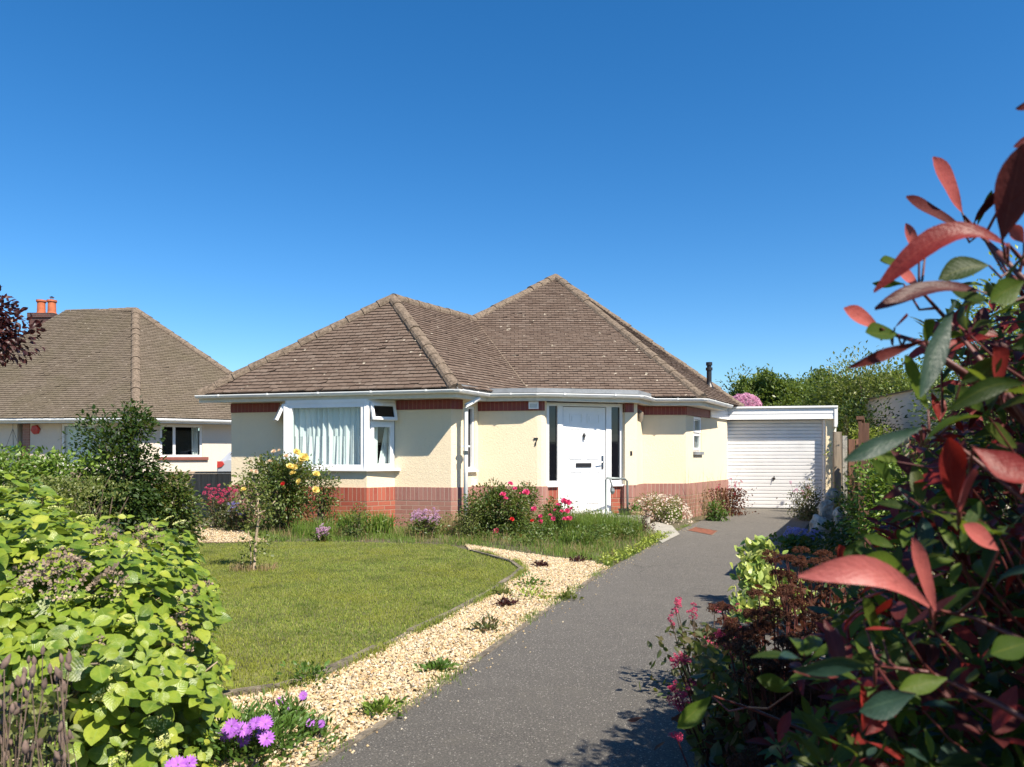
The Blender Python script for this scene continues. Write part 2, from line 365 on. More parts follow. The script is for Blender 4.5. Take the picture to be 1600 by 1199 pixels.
M['pebble'] = attrm('pebbles', [(.36,.22,.09),(.50,.37,.20),(.60,.49,.32),(.44,.31,.15),(.66,.58,.43),(.27,.19,.11),(.53,.41,.25),(.40,.37,.32)])
M['blade'] = leafm('lawn grass', [(.045,.105,.012),(.11,.19,.019),(.195,.26,.03),(.34,.34,.09)], .6, .3)
def blade_patch():
    m = M['blade']; nt = m.node_tree; b = nt.nodes['Principled BSDF']; lk = b.inputs['Base Color'].links[0].from_socket
    pr = noise(nt, .9, 5, .65, objc(nt)); c = mix(nt, ramp(nt, [(.42,(0,0,0)),(.6,(.75,.75,.75))], pr.outputs[0]).outputs[0], lk, (.25,.26,.035)); pr2 = noise(nt, 2.3, 5, .7, objc(nt)); c = mix(nt, ramp(nt, [(.5,(0,0,0)),(.68,(.7,.7,.7))], pr2.outputs[0]).outputs[0], c, (.045,.085,.015)); nt.links.new(c, b.inputs['Base Color'])
blade_patch()
M['tallgrass'] = leafm('long grass', [(.035,.085,.010),(.07,.16,.016),(.12,.23,.025),(.22,.25,.07)], .5, .35)
M['drygrass'] = leafm('dry grass', [(.26,.20,.11),(.38,.30,.17),(.20,.19,.07),(.30,.16,.10)], .7, .3)

LT_S = leaf_t(2, .5, .12, .2); LT_M = leaf_t(4, .62, .12, .25); LT_L = leaf_t(7, .32, .18, .30, .52); LT_H = leaf_t(6, .74, .10, .30, .5, point=.8); LT_IV = leaf_t(3, .55, .1, .2); LT_PET = leaf_t(3, .8, .0, -.25, .6); LT_RAY = leaf_t(2, .26, .05, .08, .6); LT_BL = leaf_t(3, .045, .3, .5, .35)

# ------------------------------------------------------------------ roof tiling
def roof_face(pts, V, Fc, R, gauge=.088, tw=.165):
    pts = [Vector(p) for p in pts]; e = (pts[1]-pts[0]); e.z = 0; e.normalize()
    n = (pts[1]-pts[0]).cross(pts[2]-pts[0]).normalized()
    if n.z < 0: n = -n
    e = Vector((0,0,1)).cross(n).normalized(); t = n.cross(e)
    if t.z < 0: t = -t
    o = pts[0]; Q = [((p-o).dot(e), (p-o).dot(t)) for p in pts]; ymax = max(q[1] for q in Q)
    k = 0; y = min(q[1] for q in Q)
    while y < ymax-.02:
        ym = y+gauge*.5; xs = []
        for i in range(len(Q)):
            (x1,y1),(x2,y2) = Q[i], Q[(i+1)%len(Q)]
            if (y1 > ym) != (y2 > ym): xs.append(x1+(x2-x1)*(ym-y1)/(y2-y1))
        if len(xs) >= 2:
            a, b_ = min(xs), max(xs); x = a-(random.random()*.05)-(tw/2 if k % 2 else 0); x = math.floor(a/tw)*tw-(tw/2 if k % 2 else 0)
            while x < b_:
                x0, x1 = max(x+.003, a), min(x+tw-.003, b_)
                if x1-x0 > .015:
                    j = random.gauss(0, .004); dz = random.gauss(0, .0018); sk = random.gauss(0, .003); r = random.random()
                    if random.random() < .02: dz += .008; sk += .01
                    y0 = y+j; y1 = y+gauge*1.12
                    h0, h1 = .024+dz, .005
                    B = len(V)
                    for (xx, yy, hh) in ((x0,y0-sk,.002),(x1,y0+sk,.002),(x1,y0+sk,h0+sk*.3),(x0,y0-sk,h0-sk*.3),(x1,y1,h1),(x0,y1,h1)):
                        V.append(tuple(o+e*xx+t*yy+n*hh)); R.append(r)
                    Fc += [(B,B+1,B+2,B+3),(B+3,B+2,B+4,B+5),(B+1,B+4,B+2,B+2),(B,B+3,B+5,B+5)]
                x += tw
        y += gauge; k += 1
def tile_roof(faces, mt, parent, name='roof'):
    V, Fc, R = [], [], []
    for f in faces:
        roof_face(f, V, Fc, R)
    # under-sheet
    Fc = [f for f in Fc if f[2] != f[3]]
    for f in faces:
        n = (Vector(f[1])-Vector(f[0])).cross(Vector(f[2])-Vector(f[0])).normalized(); n = n if n.z > 0 else -n
        q = [Vector(p)-n*.004 for p in f]
        for tri in ([q[0],q[1],q[2],q[2]],) if len(q) == 3 else ([q[0],q[1],q[2],q[3]],):
            B = len(V); V += [tuple(p) for p in tri]; R += [.2]*4; Fc.append((B,B+1,B+2,B+3) if len(q) == 4 else (B,B+1,B+2,B+2))
    me = bpy.data.meshes.new(name); me.from_pydata(V, [], [tuple(dict.fromkeys(f)) for f in Fc])
    a = me.attributes.new('rnd', 'FLOAT', 'POINT'); a.data.foreach_set('value', R); me.materials.append(mt); me.update()
    return link(name, me, parent)
def ridge(mb, a, b_, r=.105, L=.31, lift=.03):
    a, b_ = Vector(a), Vector(b_); d = b_-a; n = max(1, int(d.length/L)); t = d.normalized()
    side = t.cross(Vector((0,0,1))).normalized(); up = side.cross(t).normalized(); up = up if up.z > 0 else -up
    for i in range(n):
        r0 = r*random.uniform(1.04,1.14); r1 = r*.97; B = len(mb.v); j = random.gauss(0,.005)
        for rr, s in ((r0, i/n), (r1, (i+1)/n+.01/max(n,1))):
            c = a+d*s+up*(lift-.07+j)
            for k in range(9):
                an = math.pi*(k/8*1.16-.08); mb.v.append(tuple(c+side*math.cos(an)*rr*1.1+up*math.sin(an)*rr))
        for k in range(8): mb.f.append((B+k, B+k+1, B+10+k, B+9+k)); mb.m.append(0); mb.uv.append([(0,0)]*4)
        mb.f.append(tuple(B+k for k in range(9))); mb.m.append(0); mb.uv.append([(0,0)]*9)
def gutter(path, z, parent, mt, brs=.9, r=.056):
    """half round gutter with its brackets along an eave"""
    mb = MB(); n = 9; op = [offset(path, r*math.cos(math.pi*(1+k/(n-1)))+r) for k in range(n)]; ip = [offset(path, (r-.006)*math.cos(math.pi*(1+k/(n-1)))+r) for k in range(n)]
    for k in range(n-1):
        za, zb = [z+r*math.sin(math.pi*(1+j/(n-1))) for j in (k, k+1)]
        for i in range(len(path)-1):
            mb.face([(*op[k][i],za),(*op[k+1][i],zb),(*op[k+1][i+1],zb),(*op[k][i+1],za)])
            mb.face([(*ip[k][i],za+.004),(*ip[k][i+1],za+.004),(*ip[k+1][i+1],zb+.004),(*ip[k+1][i],zb+.004)])
    for i in range(len(path)-1):
        mb.face([(*op[-1][i],z),(*ip[-1][i],z+.004),(*ip[-1][i+1],z+.004),(*op[-1][i+1],z)])
        f = F(path[i], path[i+1]); mb.fbox(f, 0, f.L, 2*r-.004, 2*r+.004, z-.010, z+.006)
    go = mb.build('gutter', mt, parent)
    for i in range(len(path)-1):
        f = F(path[i], path[i+1]); k = max(1, round(f.L/brs))
        for j in range(k):
            bb = MB()
            s = (j+.5)/k*f.L
            arc = [f.pt(s, r+(r+.006)*math.cos(math.pi*(1+q/8)), z+(r+.006)*math.sin(math.pi*(1+q/8))) for q in range(9)]
            for q in range(8):
                a, b_ = arc[q], arc[q+1]; e = Vector((f.e.x, f.e.y, 0))*.016
                bb.face([a-e, a+e, b_+e, b_-e])
            bb.fbox(f, s-.016, s+.016, 2*r, 2*r+.014, z-.02, z+.012)
            bb.build('gutter_bracket', mt, go)
    return go

# ------------------------------------------------------------------ ground
def sheet(name, poly, z, mt, label=None, kind='structure', sub=0):
    mb = MB(); mb.face([(p[0],p[1],z) for p in (poly if sum(poly[i][0]*poly[(i+1)%len(poly)][1]-poly[(i+1)%len(poly)][0]*poly[i][1] for i in range(len(poly))) > 0 else poly[::-1])])
    o = mb.build(name, mt); o['kind'] = kind; return o
sheet('ground', [(-900,-300),(900,-300),(900,1500),(-900,1500)], 0, M['soil'])
kerbpx = [(120,1135),(240,1112),(330,1098),(430,1083),(500,1062),(590,1018),(640,993),(700,965),(760,932),(800,907),(815,893),(800,881),(765,871),(735,863)]
kerb = [g(*p) for p in kerbpx]
driveL = [(-1.75,.6)]+[g(*p) for p in [(500,1199),(620,1125),(740,1040),(850,960),(945,895),(1005,862),(1045,838),(1080,822),(1133,800)]]
driveR = [(1.35,.6),(1.6,2.9),(2.3,5.5),(3.1,8.4),(4.0,10.4),(6.15,14.9),(6.95,16.25)]
sheet('driveway', [(-4,-4),(4,-4)]+driveR+[(6.95,17.0),(4.9,17.2)]+driveL[::-1], .02, M['tarmac'])
bed_edge = [g(*p) for p in [(735,863),(725,852),(800,864),(870,874),(925,880),(952,889)]]
gravel = [(-4.2,2.1)]+kerb+bed_edge[1:]+driveL[1:6][::-1]+[(-1.3,1.8)]
sheet('gravel_bed', gravel, .008, M['gravelbase'])
lawn = [(-5.0,4.2)]+kerb[1:]+[g(*p) for p in [(700,853),(600,850),(500,848),(420,849),(310,852)]]+[(-6.0,9.6)]
sheet('lawn', lawn, .012, M['lawnbase'])
gp2 = [g(*p) for p in [(300,850),(418,848),(400,830),(340,822),(300,826)]]
sheet('gravel_patch', gp2, .008, M['gravelbase'])
sheet('path', [g(*p) for p in [(1002,828),(1035,852),(1062,838),(1050,824),(1024,818)]], .03, M['slab'])
# kerb blocks
mb = MB()
for i in range(len(kerb)-1):
    f = F(kerb[i+1], kerb[i]); k = max(1, round(f.L/.45))
    for j in range(k):
        r1, r2 = random.gauss(0,.008), random.gauss(0,.008); h = .036+random.gauss(0,.006)
        if kerbpx[i][1] > 1110 and j % 2: h = .03
        mb.fbox(f, j/k*f.L+.006, (j+1)/k*f.L-.006, -.028+r1*.7, .028+r2*.7, -.02, h)
mb.build('kerb', M['kerb'], bevel=.008)['kind'] = 'structure'
mb = MB()
for i in range(0, 5):
    f = F(driveL[i], driveL[i+1]); k = max(1, round(f.L/.9))
    for j in range(k): mb.fbox(f, j/k*f.L+.004, (j+1)/k*f.L-.004, -.022, .018, -.02, .028+random.gauss(0,.003))
mb.build('drive_kerb', M['kerb'], bevel=.006)['kind'] = 'structure'
# gravel stones
def pebbles(poly, n, name, label, s0=.0055, s1=.0125, base=.008):
    P = scatter(poly, n); T = np.array([(1,0,0),(0,1,0),(-1,0,0),(0,-1,0),(0,0,1),(0,0,-1),(.6,.6,.5),(-.6,-.5,.5)])[:6]
    TF = np.array([(0,1,4),(1,2,4),(2,3,4),(3,0,4),(1,0,5),(2,1,5),(3,2,5),(0,3,5)])
    s = RG.uniform(s0, s1, n); sc3 = np.stack([s*RG.uniform(.8,1.5,n), s*RG.uniform(.7,1.1,n), s*RG.uniform(.5,.85,n)], 1)
    a, b_ = randdir(n), randdir(n); a[:,2] *= .4; a = norm(a); c_ = norm(np.cross(a, b_)); b_ = np.cross(c_, a)
    pos = np.stack([P[:,0], P[:,1], base+s*.4+RG.random(n)*.012], 1)
    TT = T[None]+RG.normal(0,.12,(n,6,3)); L = TT*sc3[:,None,:]
    V = pos[:,None]+L[...,0:1]*a[:,None]+L[...,1:2]*b_[:,None]+L[...,2:3]*c_[:,None]
    Fc = (TF[None]+(np.arange(n)*6)[:,None,None]).reshape(-1,3)
    tag(mesh_np(name, V.reshape(-1,3), Fc, M['pebble'], None, np.repeat(RG.random(n), 6)), label, 'gravel', None, 'stuff')
pebbles(gravel, 62000, 'gravel', 'golden gravel strip between the lawn and the tarmac drive')
pebbles(gp2, 5000, 'gravel', 'golden gravel patch by the far left corner of the lawn')
# lawn blades
def blades(P, h0, h1, wd, mt, name, lean=.5, z=.012, parent=None, rnd=None):
    n = len(P); T = (np.array([(-.5,0,0),(.5,0,0),(.35,.5,.0),(-.35,.5,.0),(0,1,0),(0,1,0)]),)
    hgt = RG.uniform(h0, h1, n); az = RG.random(n)*2*np.pi; le = np.abs(RG.normal(0, lean, n)); hd = np.stack([np.cos(az), np.sin(az)], 1)
    a2 = RG.random(n)*2*np.pi; side = np.stack([np.cos(a2), np.sin(a2), np.zeros(n)], 1)*(wd*RG.uniform(.6,1.3,n))[:,None]
    if P.shape[1] == 3: b0 = P.copy()
    else: b0 = np.stack([P[:,0], P[:,1], np.full(n, z)], 1)
    mid = b0+np.concatenate([hd*(hgt*le*.25)[:,None], (hgt*.6)[:,None]], 1)
    tip = b0+np.concatenate([hd*(hgt*le)[:,None], (hgt*np.clip(1-.35*le,.3,1))[:,None]], 1)
    V = np.stack([b0-side*.5, b0+side*.5, mid+side*.4, mid-side*.4, tip], 1)
    Fa = (np.array([[0,1,2,3],[3,2,4,4]])[None]+(np.arange(n)*5)[:,None,None])
    q = Fa[:,0]; t = Fa[:,1,:3]
    # triangles only so that one array holds them
    tri = np.concatenate([q[:,[0,1,2]], q[:,[0,2,3]], t])
    return mesh_np(name, V.reshape(-1,3), tri, mt, parent, np.repeat(RG.random(n) if rnd is None else rnd, 5))
P = scatter(lawn, 230000); P = P[(RG.random(len(P)) < np.clip(6.5/P[:,1], .3, 1)**1.2)]
tag(blades(P, .012, .029, .0045, M['blade'], 'lawn_grass', .8), 'short mown green lawn with yellow dry patches', 'grass', None, 'stuff')

# ------------------------------------------------------------------ the bungalow
bungalow = thing('bungalow', 'cream rendered bungalow with brown hipped roof and white front door', 'house', (-1, 15, 0))
A_R = (-1.03,12.42); uA = Vector((.966,-.259)); nA = Vector((-.259,-.966))
A_L = (-5.16,13.53)
FA = F(A_L, A_R)
sA = lambda px, d=0: FA.s_at(px, d)
BAY_D = .42
b1 = FA.s_at(617); b2 = FA.s_at(573, BAY_D); b3 = FA.s_at(447, BAY_D); b0_ = b3-(b1-b2)
pt2 = lambda f, s, d: tuple(f.pt(s, d, 0))[:2]
bay = [pt2(FA, b0_, 0), pt2(FA, b3, BAY_D), pt2(FA, b2, BAY_D), pt2(FA, b1, 0)]
A2 = (-.845,12.53); B_L = (-.60,13.03); B_R = (.44,12.86)
curv = [(.51,12.865),(.565,12.89),(.60,12.93),(.61,12.98)]
FD0 = F((.61,12.98),(.61+.956,12.98+.292)); DR = pt2(FD0, FD0.s_at(974), 0); FD = F((.61,12.98), DR)
C0 = (DR[0]+.02, DR[1]-.06); C1_ = (2.2,13.42); CD = (2.52,14.22); DE = (3.36,14.22); EE = (4.86,16.62)
SILL = .97; PL = .68
low = [A_L]+bay+[A_R, A2, B_L, B_R]+curv
right = [DR, C0, C1_, CD, DE, EE]
def wallpoly(mb, pts, z0, z1, out=0, m=0, th=.25, u0=0):
    q = offset(pts, out); L = u0
    for i in range(len(q)-1):
        f = F(q[i], q[i+1]); mb.fbox(f, 0, f.L, -th, 0, z0, z1, m, L); L += f.L
mb = MB()
wallpoly(mb, low, PL, SILL); wallpoly(mb, right, PL, SILL)
wallpoly(mb, [A_L, bay[0]], SILL, 2.2); wallpoly(mb, [bay[3], A_R, A2], SILL, 2.2)
F3 = F(A2, B_L)                       # short side wall with its narrow window
w3a, w3b = .14, F3.L-.12
for a, b_, z0, z1 in ((0,w3a,SILL,2.2),(w3b,F3.L,SILL,2.2),(w3a,w3b,2.08,2.2)): mb.fbox(F3, a, b_, -.25, 0, z0, z1)
wallpoly(mb, [B_L, B_R]+curv, SILL, 2.2)
wallpoly(mb, right[:5], SILL, 2.2)
FE = F(DE, EE); e0, e1 = FE.s_at(1083.5), FE.s_at(1096)
for a, b_, z0, z1 in ((0,e0,SILL,2.2),(e1,FE.L,SILL,2.2),(e0,e1,SILL,1.30),(e0,e1,2.02,2.2)): mb.fbox(FE, a, b_, -.25, 0, z0, z1)
# back and sides
back = [EE, (5.0,17.6), (2.6,21.4), (-3.0,20.0), (-4.2,17.6), A_L]
wallpoly(mb, back, .0, 2.2, 0)
mb.build('wall', M['cream'], bungalow)
# plinths: weathered and fresh brick, soldier course on top
s_bay0 = b0_
def plinth(pts, mats, name):
    mb = MB(); wallpoly(mb, pts, -.1, PL-.225, .025, 0, .2); wallpoly(mb, pts, PL-.225, PL, .028, 1, .2); mb.build(name, mats, bungalow)
plinth([A_L, bay[0]], [M['brick_dull'], M['brick_dull_s']], 'brick_plinth')
plinth(offset(bay, .002), [M['brick'], M['brick_s']], 'brick_plinth')
plinth([bay[3], A_R, A2, B_L], [M['brick_dull'], M['brick_dull_s']], 'brick_plinth')
plinth([B_L, B_R]+curv, [M['brick_dull'], M['brick_dull_s']], 'brick_plinth')
plinth(right, [M['brick_dull'], M['brick_dull_s']], 'brick_plinth')
# dark red soldier band under the eaves
def band(pts, z0=2.005):
    mb = MB(); wallpoly(mb, pts, z0, 2.168, .022, 0, .1); mb.build('brick_band', M['brick_band'], bungalow)
band([A_L, pt2(FA, FA.s_at(441)-.05, 0)]); band([pt2(FA, FA.s_at(620), 0), A_R, A2])
band([B_L, B_R]+curv[:2]); band([C0, C1_, CD, DE, pt2(FE, FE.s_at(1108), 0)])
# roof
G = [(-5.62,13.21), (-.90,11.95), (-.44,12.82), (.43,12.69), (2.24,13.12), (2.62,13.90), (3.60,13.90), (4.62,15.75)]
L1 = (*G[0],2.33); C1 = (*G[1],2.33); R1 = (3.60,13.90,2.33); R2 = (5.3,16.9,2.33)
def depth_for(px, py, Z): y = (Z-H)*FP/(HY-py); return ((px-800)/FP*y, y, Z)
Pk = depth_for(868,432,5.64); J = depth_for(740,498,4.27); W = depth_for(614,465,4.27)
V1 = (C1[0]+(J[0]-W[0])/(J[1]-W[1])*(13.9-C1[1]),13.9,2.33); B1 = (2.7,21.7,2.33); B2 = (-3.2,20.3,2.33); L2 = (-4.5,17.7,2.33)
rf = [[L1,C1,W],[C1,V1,J,W],[V1,R1,Pk,J],[R1,R2,Pk],[R2,B1,Pk],[B1,B2,Pk],[B2,L2,W],[B2,W,J],[L2,L1,W],[B2,J,Pk]]
roof = tile_roof(rf, M['tile'], bungalow)
mb = MB()
for a, b_ in ((L1,W),(C1,W),(W,J),(J,Pk),(R1,Pk),(R2,Pk)): ridge(mb, a, b_)
mb.build('hip_tiles', M['ridge'], roof, smooth=False)
mb = MB(); mb.tube([Vector(V1)+Vector((0,0,.03)), Vector(J)+Vector((0,0,.0))], .018, 6); mb.build('valley', M['ridge'], roof)
# hip iron at the eaves corners
for c_ in (C1, R1):
    mb = MB(); c_ = Vector(c_); mb.tube([c_+Vector((-.02,.05,.02)), c_+Vector((.02,-.06,.03)), c_+Vector((.03,-.07,.12))], .008, 6)
    mb.build('hip_iron', M['black'], roof)
# soffit and fascia
wl = [A_L, A_R, B_L, B_R, DR, CD, DE, pt2(FE, FE.s_at(1112), 0)]
mb = MB()
for i in range(7):
    a, b_, c_, d_ = G[i], G[i+1], wl[i+1], wl[i]
    mb.face([(*a,2.175),(*b_,2.175),(*c_,2.175),(*d_,2.175)]); mb.face([(*a,2.19),(*b_,2.19),(*c_,2.19),(*d_,2.19)])
mb.build('soffit', M['soffit'], bungalow)
mb = MB(); wallpoly(mb, G, 2.165, 2.30, -.005, 0, .02); mb.build('fascia', M['soffit'], bungalow)
gutter(G, 2.285, bungalow, M['upvc_old'])
# flat lead covered canopy over the door
mb = MB(); cp = offset(G[1:6], .01)
mb.prism([tuple(x) for x in cp]+[(2.60,14.2),(.5,14.2),(-.42,12.95)], 2.31, 2.385); mb.build('canopy', M['lead'], bungalow)
# downpipe
dp = MB(); x0, y0 = -.775, 12.34
t0 = Vector((-.70,12.38,2.25))
dp.tube([(-.56,12.55,2.24),(-.56,12.55,2.19),(x0,y0+.02,2.06),(x0,y0,2.0),(x0,y0,1.2),(x0,y0,.08)], .038, 12)
dp.tube([(x0,y0,2.02),(x0,y0,1.96)], .046, 12); dp.tube([(x0,y0,1.30),(x0,y0,1.24)], .046, 12)
d_ = dp.build('downpipe', M['upvc_old'], bungalow, smooth=True)
cl = MB(); f_ = F((x0-.07,y0+.02),(x0+.07,y0+.02)); cl.fbox(f_, 0, .14, -.05, .035, 1.36, 1.39); cl.build('pipe_clip', M['upvc_old'], d_)
# flue pipe
def plane_hit(px, py, a, b_, c_):
    a, b_, c_ = Vector(a), Vector(b_), Vector(c_); n = (b_-a).cross(c_-a); o = Vector((0,0,H)); d = at(px, py, 1)-o
    return o+d*((a-o).dot(n)/d.dot(n))
fb = plane_hit(1108, 604, R1, R2, Pk)
fl = MB(); fl.lathe([(.10,-.12),(.10,-.02),(.065,.06),(.055,.10),(.055,.36),(.075,.36),(.075,.42),(.05,.42),(.05,.47),(.07,.47),(.07,.54),(0,.54)], fb, 16)
fl.build('flue_pipe', M['black'], roof, smooth=False)

# window building blocks --------------------------------------------------
def curtain(f, s0, s1, z0, z1, d, mt, parent, amp=.025, k=16, name='curtain', gap=None):
    n = int((s1-s0)*140)+4; mb = MB(); ph = random.random()*6; pr = []
    for i in range(n+1):
        t = i/n; s = s0+(s1-s0)*t
        o = amp*(math.sin(t*k*6.28+ph)+.55*math.sin(t*k*2.3*3.1+1.3+ph)+.5*math.sin(t*k*.37*6.28))
        o2 = amp*1.5*(math.sin(t*k*.8*6.28+ph+.4)+.5*math.sin(t*k*1.7*6.28+2))
        pr.append((s, o, o2))
    for i in range(n):
        (sa,oa,pa),(sb,ob,pb) = pr[i], pr[i+1]
        zm = (z0+z1)/2
        mb.face([f.pt(sa,d+pa,z0), f.pt(sb,d+pb,z0), f.pt(sb,d+(ob+pb)/2,zm), f.pt(sa,d+(oa+pa)/2,zm)])
        mb.face([f.pt(sa,d+(oa+pa)/2,zm), f.pt(sb,d+(ob+pb)/2,zm), f.pt(sb,d+ob,z1), f.pt(sa,d+oa,z1)])
    return mb.build(name, mt, parent, smooth=True)
def frame_box(f, s0, s1, z0, z1, d0, d1, w_, name, mt, parent, pane=None, pd=None, bevel=.004):
    mb = MB()
    mb.fbox(f, s0, s0+w_, d0, d1, z0, z1); mb.fbox(f, s1-w_, s1, d0, d1, z0, z1)
    mb.fbox(f, s0+w_, s1-w_, d0, d1-.001, z0, z0+w_); mb.fbox(f, s0+w_, s1-w_, d0, d1-.001, z1-w_, z1)
    o = mb.build(name, mt, parent, bevel=bevel)
    if pane:
        pm = MB(); dd = (d0+d1)/2 if pd is None else pd; pm.fbox(f, s0+w_-.005, s1-w_+.005, dd-.006, dd+.006, z0+w_-.005, z1-w_+.005); pm.build('pane', pane, o)
    return o
m, nt, b = mat('net curtain'); M['net'] = m; b.inputs['Base Color'].default_value = (.88,.86,.84,1); b.inputs['Roughness'].default_value = .9
tr_ = N(nt, 'BsdfTranslucent'); tr_.inputs[0].default_value = (.75,.74,.72,1); mx = N(nt, 'MixShader'); mx.inputs[0].default_value = .12
nt.links.new(b.outputs[0], mx.inputs[1]); nt.links.new(tr_.outputs[0], mx.inputs[2]); nt.links.new(mx.outputs[0], nt.nodes['Material Output'].inputs[0])
# bay window
ZT = 2.115
bw = MB(); 
bayo = offset(bay, .0)
wallpoly(bw, bay, ZT, 2.172, .012, 0, .12)
bwo = bw.build('window', M['upvc'], bungalow)      # head board; frames are its sub-parts
FBf = F(bay[1], bay[2]); FBr = F(bay[2], bay[3]); FBl = F(bay[0], bay[1])
frame_box(FBf, .035, FBf.L-.035, SILL+.02, ZT, -.07, .0, .075, 'frame', M['upvc'], bwo, M['glass'])
frame_box(FBr, .035, FBr.L-.01, SILL+.02, 1.80, -.07, -.0, .05, 'frame', M['upvc'], bwo)
frame_box(FBr, .075, FBr.L-.05, SILL+.06, 1.755, -.05, .022, .05, 'casement', M['upvc'], bwo, M['glass'])
frame_box(FBr, .035, FBr.L-.01, 1.802, ZT, -.07, -.0, .035, 'frame', M['upvc'], bwo)
frame_box(FBl, .01, FBl.L-.035, SILL+.02, 1.80, -.07, -.0, .05, 'frame', M['upvc'], bwo, M['glass'])
frame_box(FBl, .01, FBl.L-.035, 1.802, ZT, -.07, -.0, .035, 'frame', M['upvc'], bwo)
for c_ in (bay[1], bay[2]):
    pm = MB(); pm.prism([(c_[0]-.055,c_[1]+.03),(c_[0]-.04,c_[1]-.012),(c_[0]+.04,c_[1]-.018),(c_[0]+.055,c_[1]+.03),(c_[0],c_[1]+.09)], SILL+.02, ZT)
    pm.build('corner_post', M['upvc'], bwo, bevel=.004)
def vent(f, s0, s1, zt, zb, ang, parent):            # top hung light standing open
    h = zt-zb; ca, sa = math.cos(ang), math.sin(ang)
    class T:
        def pt(q, a, d, z): z = z-zt; return f.pt(a, .01+d*ca-z*sa, zt+z*ca+d*sa)
    q = T(); return frame_box(q, s0, s1, zb, zt, 0, .05, .05, 'vent_light', M['upvc'], parent, M['dglass'])
vent(FBr, .045, FBr.L-.02, ZT-.02, 1.80, math.radians(17), bwo)
vent(FBl, .02, FBl.L-.045, ZT-.02, 1.80, math.radians(24), bwo)
sm = MB(); so_ = offset(bay, .07); so_[-1] = pt2(FA, b1+.12, .03); so_[0] = pt2(FA, b0_-.1, .03)
sm.prism(so_+[pt2(FA, b1, -.1), pt2(FA, b0_, -.1)], SILL-.012, SILL+.022); sm.build('sill', M['upvc'], bwo, bevel=.005)
curtain(FBf, .05, FBf.L-.05, SILL+.05, ZT-.03, -.17, M['net'], bwo, .027, 13)
curtain(FBr, .03, FBr.L*.50, SILL+.05, 1.75, -.13, M['net'], bwo, .014, 3)
# a drape drawn aside behind the right-hand light
mb = MB(); n = 14
for i in range(n):
    for (za, zb) in ((SILL+.05,1.3),(1.3,1.75)):
        q = lambda k, z: FBr.pt(FBr.L-.06-(k/n)*(.04+.16*((1.8-z)/.8))+0, -.15+.012*math.sin(k*1.9), z)
        mb.face([q(i,za), q(i+1,za), q(i+1,zb), q(i,zb)])
mb.build('curtain', M['net'], bwo, smooth=True)
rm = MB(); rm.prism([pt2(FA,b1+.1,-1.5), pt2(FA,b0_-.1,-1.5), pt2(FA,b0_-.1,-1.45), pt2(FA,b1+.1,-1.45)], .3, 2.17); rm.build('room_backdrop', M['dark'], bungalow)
# narrow side window
s3 = frame_box(F3, w3a, w3b, SILL, 2.08, -.12, -.02, .05, 'window', M['upvc'], bungalow, M['dglass'])
mb = MB(); mb.fbox(F3, w3a-.04, w3b+.04, -.1, .06, SILL-.035, SILL-.002); mb.build('sill', M['upvc'], s3, bevel=.004)
mb = MB(); mb.fbox(F3, w3b-.12, w3b-.04, .0, .05, .70, .80); mb.build('vent_cover', M['upvc'], bungalow, bevel=.006)
# side window in wall E
ew = frame_box(FE, e0, e1, 1.302, 2.018, -.12, -.03, .05, 'window', M['upvc'], bungalow)
frame_box(FE, e0+.03, e1-.03, 1.33, 1.66, -.06, -.012, .045, 'casement', M['upvc'], ew, M['glass']); frame_box(FE, e0+.03, e1-.03, 1.68, 1.99, -.06, -.0, .045, 'vent_light', M['upvc'], ew, M['glass'])
mb = MB(); mb.fbox(FE, e0+.02, e1-.02, -.30, -.28, 1.3, 2.0); mb.build('blind', plain('grey blind', (.35,.36,.36), .8), ew)
mb = MB(); mb.fbox(FE, e0-.03, e1+.03, -.05, .05, 1.235, 1.298); mb.build('sill', M['lead'], ew, bevel=.004)
# front door with side lights
L = FD.L; ds0 = FD.s_at(880); ds1 = FD.s_at(948); DZ = .215; DT = 2.10
frm = MB()
frm.fbox(FD, 0, .055, -.12, -.02, .70, DT+.06); frm.fbox(FD, L-.055, L, -.12, -.02, .70, DT+.06)
frm.fbox(FD, .055, L-.055, -.12, -.02, DT, DT+.06)
frm.fbox(FD, ds0-.10, ds0, -.12, -.015, DZ, DT-.001); frm.fbox(FD, ds1, ds1+.10, -.12, -.015, DZ, DT-.001)
frm.fbox(FD, .055, ds0-.10, -.12, -.02, .70, .77); frm.fbox(FD, ds1+.10, L-.055, -.12, -.02, .70, .77)
frm.fbox(FD, ds0-.10, ds1+.10, -.12, .03, DZ-.045, DZ-.001)
frm.fbox(FD, -.02, ds0-.10, -.10, .05, .665, .699); frm.fbox(FD, ds1+.10, L+.02, -.10, .05, .665, .699)
fr_o = frm.build('door_frame', M['upvc'], bungalow, bevel=.004)
for a, b_ in ((.055, ds0-.10), (ds1+.10, L-.055)):
    mb = MB(); mb.fbox(FD, a, b_, -.085, -.07, .77, DT); mb.build('side_light', M['dglass'], fr_o)
mb = MB(); mb.fbox(FD, 0, ds0-.09, -.2, .0, PL-.225, .664, 1, .03); mb.fbox(FD, 0, ds0-.09, -.2, -.003, -.1, PL-.226, 0); mb.build('brick_plinth', [M['brick'], M['brick_s']], bungalow); mb = MB()
mb.fbox(FD, ds1+.09, L, -.2, .0, PL-.225, .664, 1, .03); mb.fbox(FD, ds1+.09, L, -.2, -.003, -.1, PL-.226, 0); mb.build('brick_plinth', [M['brick'], M['brick_s']], bungalow)
mb = MB(); D0, D1 = ds0+.012, ds1-.012; dw = D1-D0; mb.fbox(FD, D0, D1, -.09, -.035, DZ, DT-.012)
door = mb.build('door', M['upvc'], bungalow, bevel=.004)
mb = MB()
